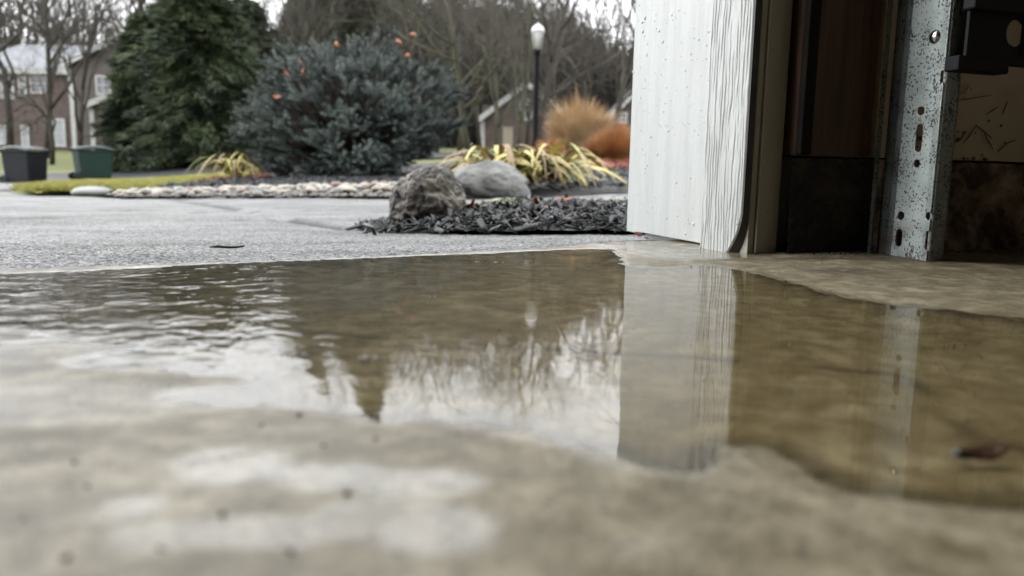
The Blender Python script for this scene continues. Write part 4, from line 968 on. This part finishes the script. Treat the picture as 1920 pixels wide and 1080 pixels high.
# ------------------------------------------------------------------ houses
def house(name, label, px0, px1, y_eave, y_ridge, Y, depth, wall, trim, roofm, ridge_along='x', over=.35, wins=(), base_y=None, lower=None, rz=0):
    """front wall from px0 to px1 at distance Y; windows given in photo pixels (x0,x1,y0,y1,pale)"""
    a, b = at(px0, y_eave, Y), at(px1, y_eave, Y); w = (b.x-a.x)/2; cx = (a.x+b.x)/2; zb = gz1(cx, Y)-1.0
    eh = at((px0+px1)/2, y_eave, Y).z-zb; rh = at((px0+px1)/2, y_ridge, Y).z-zb
    root = tag(empty(name, (cx, Y, zb), rz), label, 'house')
    mb = MB().box(-w, w, 0, depth, 0, eh)
    if ridge_along == 'x':
        mb.add([(-w, 0, eh), (-w, depth, eh), (-w, depth/2, rh), (w, 0, eh), (w, depth, eh), (w, depth/2, rh)], [(0, 1, 2), (3, 5, 4)])
        o_ = over; sl = (rh-eh)/(depth/2)
        rf = MB()
        for sgn in (0, 1):
            ys_ = (-o_, depth/2) if not sgn else (depth+o_, depth/2); zz = (eh-o_*sl+.1, rh+.1)
            rf.add([(-w-o_, ys_[0], zz[0]), (w+o_, ys_[0], zz[0]), (w+o_, ys_[1], zz[1]), (-w-o_, ys_[1], zz[1])], [(0, 1, 2, 3)])
        r_ = rf.build('roof', roofm, root); solid(r_, .18, 0)
        MB().box(-w-o_, w+o_, -o_-.08, -o_-.0, eh-o_*sl-.12, eh-o_*sl+.16).build('gutter', trim, root)
    else:
        mb.add([(-w, 0, eh), (w, 0, eh), (0, 0, rh), (-w, depth, eh), (w, depth, eh), (0, depth, rh)], [(0, 1, 2), (3, 5, 4)])
        o_ = over; sl = (rh-eh)/w; rf = MB()
        for sx in (-1, 1):
            rf.add([(sx*(w+o_), -o_, eh-o_*sl+.1), (0, -o_, rh+.1), (0, depth, rh+.1), (sx*(w+o_), depth, eh-o_*sl+.1)], [(0, 1, 2, 3)])
        r_ = rf.build('roof', roofm, root); solid(r_, .18, 0)
        for sx in (-1, 1):
            v = [(sx*(w+o_), -o_-.06, eh-o_*sl-.16), (0, -o_-.06, rh-.16), (0, -o_-.06, rh+.16), (sx*(w+o_), -o_-.06, eh-o_*sl+.16)]
            f_ = MB().add(v, [(0, 1, 2, 3)]).build('bargeboard', trim, root); solid(f_, .07, 0)
    mb.build('wall', wall, root)
    if lower: MB().box(-w-.04, w+.04, -.05, depth, 0, lower).build('brick_base', M['brick'], root)
    for sx in (-1, 1): MB().box(sx*w-.12, sx*w+.12, -.07, .12, 0, eh-.2).build('corner_board', trim, root)
    for (x0, x1, y0, y1, pale) in wins:
        p0, p1 = at(x0, y1, Y), at(x1, y0, Y); X0, X1 = p0.x-cx, p1.x-cx; Z0, Z1 = p0.z-zb, p1.z-zb
        wi = empty('window', (0, 0, 0)); wi.parent = root
        fr = MB(); t = .10
        for (a_, b_, c_, d_) in ((X0-t, X1+t, Z1, Z1+t), (X0-t, X1+t, Z0-t, Z0), (X0-t, X0, Z0, Z1), (X1, X1+t, Z0, Z1)): fr.box(a_, b_, -.10, .03, c_, d_)
        fr.build('frame', trim, wi); xm = (X0+X1)/2; zm = (Z0+Z1)/2
        for (a_, b_, c_, d_) in ((X0, xm-.025, Z0, zm-.025), (xm+.025, X1, Z0, zm-.025), (X0, xm-.025, zm+.025, Z1), (xm+.025, X1, zm+.025, Z1)):
            MB().box(a_, b_, -.05, -.03, c_, d_).build('pane', M['glass_pale'] if pale else M['glass_dark'], wi)
        MB().box(xm-.025, xm+.025, -.07, -.03, Z0, Z1).box(X0, X1, -.068, -.032, zm-.025, zm+.025).build('glazing_bar', trim, wi)
    return root
house('brick_house', 'wide brown brick two storey house with a long grey roof at far left', -60, 132, 131, 62, 46, 11, M['brick'], M['trim'], M['roof'], 'x',
      wins=[(-12, 22, 128, 182, 1), (40, 46, 138, 176, 0), (62, 92, 140, 172, 0), (-10, 20, 238, 268, 1), (100, 120, 226, 272, 1), (46, 52, 238, 276, 1)])
house('gabled_house', 'gabled wing of brown siding with white bargeboards half hidden by the dark conifers', 132, 345, 122, 68, 44.5, 12, M['siding_brown'], M['trim'], M['roof'], 'y',
      wins=[(185, 205, 145, 175, 0), (232, 262, 140, 175, 0), (262, 285, 228, 262, 1)])
house('garage_wing', 'low gabled garage wing with white fascia in front of the brown gabled house', 172, 300, 198, 172, 42, 3, M['brick'], M['trim'], M['roof'], 'y', wins=[(200, 250, 225, 262, 0)])
house('grey_house', 'olive grey gabled house behind the lamp post with a white barge board', 905, 1066, 222, 158, 42, 9, M['siding_grey'], M['trim'], M['roof'], 'y', lower=3.2,
      wins=[(975, 995, 190, 222, 1), (1022, 1040, 200, 228, 1)])
house('red_brick_house', 'red brick house with white rake board and round attic window beside the white jamb', 1132, 1330, 232, 130, 38, 10, M['brick'], M['trim'], M['roof'], 'y', wins=[(1160, 1172, 214, 228, 0)])
house('grey_roof_house', 'long grey roofed house in the haze behind the orange grasses', 1060, 1300, 205, 150, 60, 12, M['siding_grey'], M['trim'], M['roof'], 'x', wins=[(1080, 1100, 215, 235, 0)])

# ------------------------------------------------------------------ trees
def bare_tree_meshes(seed, H, r0_, spread=.5, forks=7, kinks=.18, up=.25, low=.25):
    r = random.Random(seed); tr = MB(); tw = MB()
    def grow(p, d, L, rad, lvl):
        n = 4 if lvl < 2 else 3; pts = [p]; rs = [rad]; q = p.copy(); dd = d.copy()
        for i in range(n):
            dd = (dd+Vector((r.gauss(0, kinks), r.gauss(0, kinks), r.gauss(0, kinks*.5)+up*.12))).normalized(); q = q+dd*(L/n); pts.append(q.copy()); rs.append(rad*(1-.55*(i+1)/n))
        (tr if lvl <= 2 else tw).tube(pts, rs, (7, 6, 4, 3, 3, 3)[min(lvl, 5)], lvl < 2)
        if lvl >= 5: return
        nb = forks if lvl == 0 else (5, 4, 4, 3)[min(lvl-1, 3)]
        for k in range(nb):
            a = (low+(1-low)*(k+.6)/nb) if lvl == 0 else (.3+.7*(k+1)/nb); a = min(a, 1); idx = a*n; i0 = min(int(idx), n-1); pp = pts[i0].lerp(pts[i0+1], idx-i0); base_d = (pts[i0+1]-pts[i0]).normalized()
            az = r.uniform(0, 2*math.pi); side = base_d.orthogonal().normalized(); side = Matrix.Rotation(az, 3, base_d) @ side
            ang = spread*(r.uniform(.7, 1.3)); nd = (base_d*math.cos(ang)+side*math.sin(ang)).normalized()
            grow(pp, nd, L*r.uniform(.42, .66)*(1 if lvl else (1.15-.4*a)), rs[i0]*.58, lvl+1)
    grow(Vector((0, 0, -.3)), Vector((r.gauss(0, .04), r.gauss(0, .04), 1)).normalized(), H, r0_, 0)
    return tr.mesh('trunk_mesh', True), tw.mesh('crown_mesh')
PROTO = [bare_tree_meshes(11, 1.0*10, .20, .65, 9, .14, .3), bare_tree_meshes(12, 10, .16, .5, 10, .12, .6, .15), bare_tree_meshes(13, 10, .24, .8, 8, .2, .2, .2), bare_tree_meshes(14, 10, .12, .45, 11, .1, .7, .1), bare_tree_meshes(15, 10, .20, .95, 8, .26, .1, .3)]
def bare_tree(px, Y, H, k, label, group=None, rz=None, olive=False, thick=1.0):
    c = at(px, 320, Y); z = gz1(c.x, Y); root = tag(empty('bare_tree', (c.x, Y, z), random.random()*6.3 if rz is None else rz), label, 'tree', group); s = H/10
    a = link('trunk', PROTO[k][0], None, root); b = link('crown', PROTO[k][1], None, root)
    root.scale = (s*thick, s*thick, s)
    for o_, mm in ((a, M['bark_olive'] if olive else M['bark']), (b, M['twig'])):
        if not o_.data.materials: o_.data.materials.append(mm)
        o_.material_slots[0].link = 'OBJECT'; o_.material_slots[0].material = mm
    return root
bare_tree(88, 36, 8, 0, 'thick bare tree forking in front of the brown brick house', rz=1.1)
bare_tree(192, 38, 8.5, 2, 'tall bare tree rising in front of the gabled wing', rz=2.2)
bare_tree(98, 31, 3.6, 4, 'low spreading dark crab apple in front of the brick house, above the bins', thick=1.5)
bare_tree(20, 33, 8, 4, 'bare tree with crooked boughs standing before the left end of the brick house')
bare_tree(150, 34, 7, 1, 'slim bare tree between the brick house and the gabled wing')
bare_tree(-60, 30, 8, 2, 'bare tree leaning in from beyond the left edge')
spec = [(885, 15, 3.6, 2, 1), (930, 19, 4.6, 1, 1), (965, 17, 4.2, 3, 1), (1005, 24, 5.2, 2, 0), (860, 22, 5, 4, 1), (820, 26, 6, 1, 1), (1045, 26, 5, 0, 0), (1090, 30, 5.6, 4, 0), (1135, 34, 6.4, 2, 0),
        (760, 28, 6.5, 3, 1), (700, 30, 7, 1, 1), (640, 30, 7, 0, 1), (590, 32, 7, 3, 1), (735, 24, 5.5, 2, 1), (900, 32, 7, 0, 0), (560, 27, 5.5, 1, 1), (1165, 42, 7.5, 3, 0), (1110, 50, 9, 1, 0), (985, 40, 9, 3, 0), (660, 40, 9.5, 2, 0), (800, 42, 10, 0, 0), (925, 46, 10, 1, 0), (610, 44, 10, 4, 0)]
for i, (px, Y, H, k, ol) in enumerate(spec):
    bare_tree(px, Y, H*(.80 if px < 1000 else .95), k, 'bare brown tree in the blurred thicket between the spruce and the white jamb' if px > 860 else 'bare brown tree in the blurred thicket behind the blue spruce', 'bare trees of the right thicket' if px > 860 else 'bare trees of the thicket behind the spruce', olive=bool(ol))
for i, (px, Y, H, k) in enumerate([(20, 62, 12, 1), (70, 66, 12, 0), (130, 60, 11, 3), (165, 64, 12, 2), (230, 62, 12, 1), (290, 64, 11, 0), (350, 62, 11, 2), (-20, 60, 11, 2), (450, 66, 10, 3), (500, 60, 9, 1)]):
    bare_tree(px, Y, H, k, 'bare grey tree beyond the roofs of the houses at left', 'bare trees behind the left houses')
# a tree beside the garage whose hanging twigs only the puddle shows
sidetree = bare_tree(1500, 7.5, 6.2, 4, 'bare tree beside the garage wall whose twigs are mirrored in the puddle', rz=2.0)

def conifer(px, Y, H, Wd, seed, label, group=None, n=300, lowest=.05, pw=.75):
    c = at(px, 320, Y); z = gz1(c.x, Y); root = tag(empty('conifer', (c.x, Y, z)), label, 'conifer', group); r = random.Random(seed); nr = np.random.default_rng(seed)
    MB().tube([(0, 0, -.3), (0, 0, H*.6), (0, 0, H)], [H*.02, H*.01, .02], 7).build('trunk', M['bark'], root)
    V = []
    for k in range(n):
        f = r.random()**.8; hh = H*(lowest+(1-lowest)*f); az = r.uniform(0, 6.28); R = Wd*(1-f)**pw*r.uniform(.6, 1.1)*(1+.65*noise.noise(Vector((math.cos(az)*1.5, math.sin(az)*1.5, hh*.9+seed*7))))+.12; m_ = 130 if f < .8 else 60
        t = nr.random(m_)**.6; dr = .18*R; base = np.stack([np.cos(az)*R*t, np.sin(az)*R*t, hh+.12*R*t-dr*t*t*2], -1)
        off = nr.normal(0, 1, (m_, 3))*np.array([.13, .13, .09])*(R*.5+.25)*(1.1-t[:, None]*.7); q = base+off
        dirn = np.stack([np.cos(az)+nr.normal(0, .5, m_), np.sin(az)+nr.normal(0, .5, m_), nr.normal(-.35, .3, m_)], -1); L = nr.uniform(.10, .26, m_)[:, None]
        sd2 = np.cross(dirn, nr.normal(0, 1, (m_, 3))); sd2 /= np.linalg.norm(sd2, axis=1)[:, None]
        V.append(np.stack([q-sd2*.03, q+sd2*.03, q+dirn*L], 1))
    V = np.concatenate(V).reshape(-1, 3); o = link('crown', np_mesh('conifer_crown', V, np.arange(len(V)).reshape(-1, 3)), M['conifer'], root); return root
conifer(290, 26, 5.0, 1.6, 1, 'leftmost dark green conifer overlapping the gabled house', n=380, pw=.38)
conifer(385, 24, 6.4, 2.0, 2, 'broad dark conifer with a full skirt behind the left strap leaf clump', n=440, pw=.5)
conifer(335, 30, 7.2, 2.0, 5, 'taller conifer just behind the two left conifers', n=300, pw=.5)
conifer(472, 31, 6.0, 2.3, 3, 'dark conifer left of the blue spruce top, set back', n=330, pw=.5)
conifer(435, 27, 5.0, 1.7, 8, 'bushy lower conifer touching the left side of the blue spruce', n=330, pw=.45)
conifer(258, 25, 3.0, 1.3, 9, 'smallest conifer at the foot of the gabled house', n=220, pw=.5)
conifer(600, 34, 9.2, 2.0, 4, 'tall narrow conifer deep in the thicket behind the spruce', n=330)
conifer(690, 30, 9.2, 1.8, 6, 'tallest conifer rising straight behind the blue spruce', n=330)
# far woods: one mass of stems and twigs
n = 42000; X = rng.uniform(-75, 45, n); Y = rng.uniform(75, 110, n); Z = gz(X, Y); h = rng.uniform(6, 19, n)*(1-.35*sstep(2, 20, X))*(1-.4*sstep(-45, -30, X)*sstep(-15, -28, X)); z0 = Z+h*rng.uniform(0, .8, n)*(np.arange(n) > 900)
ln = np.where(np.arange(n) > 900, rng.uniform(1.2, 4.5, n), h); dx = rng.normal(0, .45, n)*ln*(np.arange(n) > 900)+rng.normal(0, .04, n)*ln
w = np.where(np.arange(n) > 900, rng.uniform(.02, .07, n), rng.uniform(.08, .22, n)); zt = np.minimum(z0+ln, Z+h+1)
dy = rng.uniform(.02, .1, n)
V = np.stack([np.stack([X-w, Y, z0-.2], -1), np.stack([X+w, Y-dy, z0-.2], -1), np.stack([X+dx, Y+dy, zt], -1)], 1)
B = np.stack([np.stack([X-w, Y, z0-.2], -1), np.stack([X, Y+w*2, z0-.2], -1), np.stack([X+dx, Y+dy, zt], -1)], 1)
V = np.concatenate([V, B]).reshape(-1, 3)
tag(link('distant_woods', np_mesh('distant_woods', V, np.arange(len(V)).reshape(-1, 3)), M['twig']), 'distant leafless woods closing the view behind the houses', 'woods', kind='stuff')
n = 70000; uu = rng.uniform(-.40, .19, n); Y = rng.uniform(42, 62, n); X = uu*Y; Z = gz(X, Y)
top = np.interp(uu, [-.40, -.37, -.35, -.31, -.285, -.2, -.1, 0, .08, .13, .19], [6.0, 7.0, 5.4, 5.4, 8.3, 8.8, 8.4, 8.0, 6.6, 5.2, 4.4])*Y/50*(1+.35*fbm(uu*60, Y*0, 5))
z0 = Z+rng.uniform(0, 1, n)**1.15*top; a = rng.normal(0, .6, n); L = rng.uniform(.5, 2.2, n); w = rng.uniform(.012, .045, n)
V = np.stack([np.stack([X-w, Y, z0], -1), np.stack([X+w, Y+.05, z0], -1), np.stack([X+np.sin(a)*L, Y+rng.normal(0, .4, n), z0+np.cos(a)*L], -1)], 1).reshape(-1, 3)
tag(link('undergrowth', np_mesh('undergrowth', V, np.arange(len(V)).reshape(-1, 3)), M['twig']), 'brown leafless undergrowth filling the thicket behind the spruce', 'undergrowth', kind='stuff')
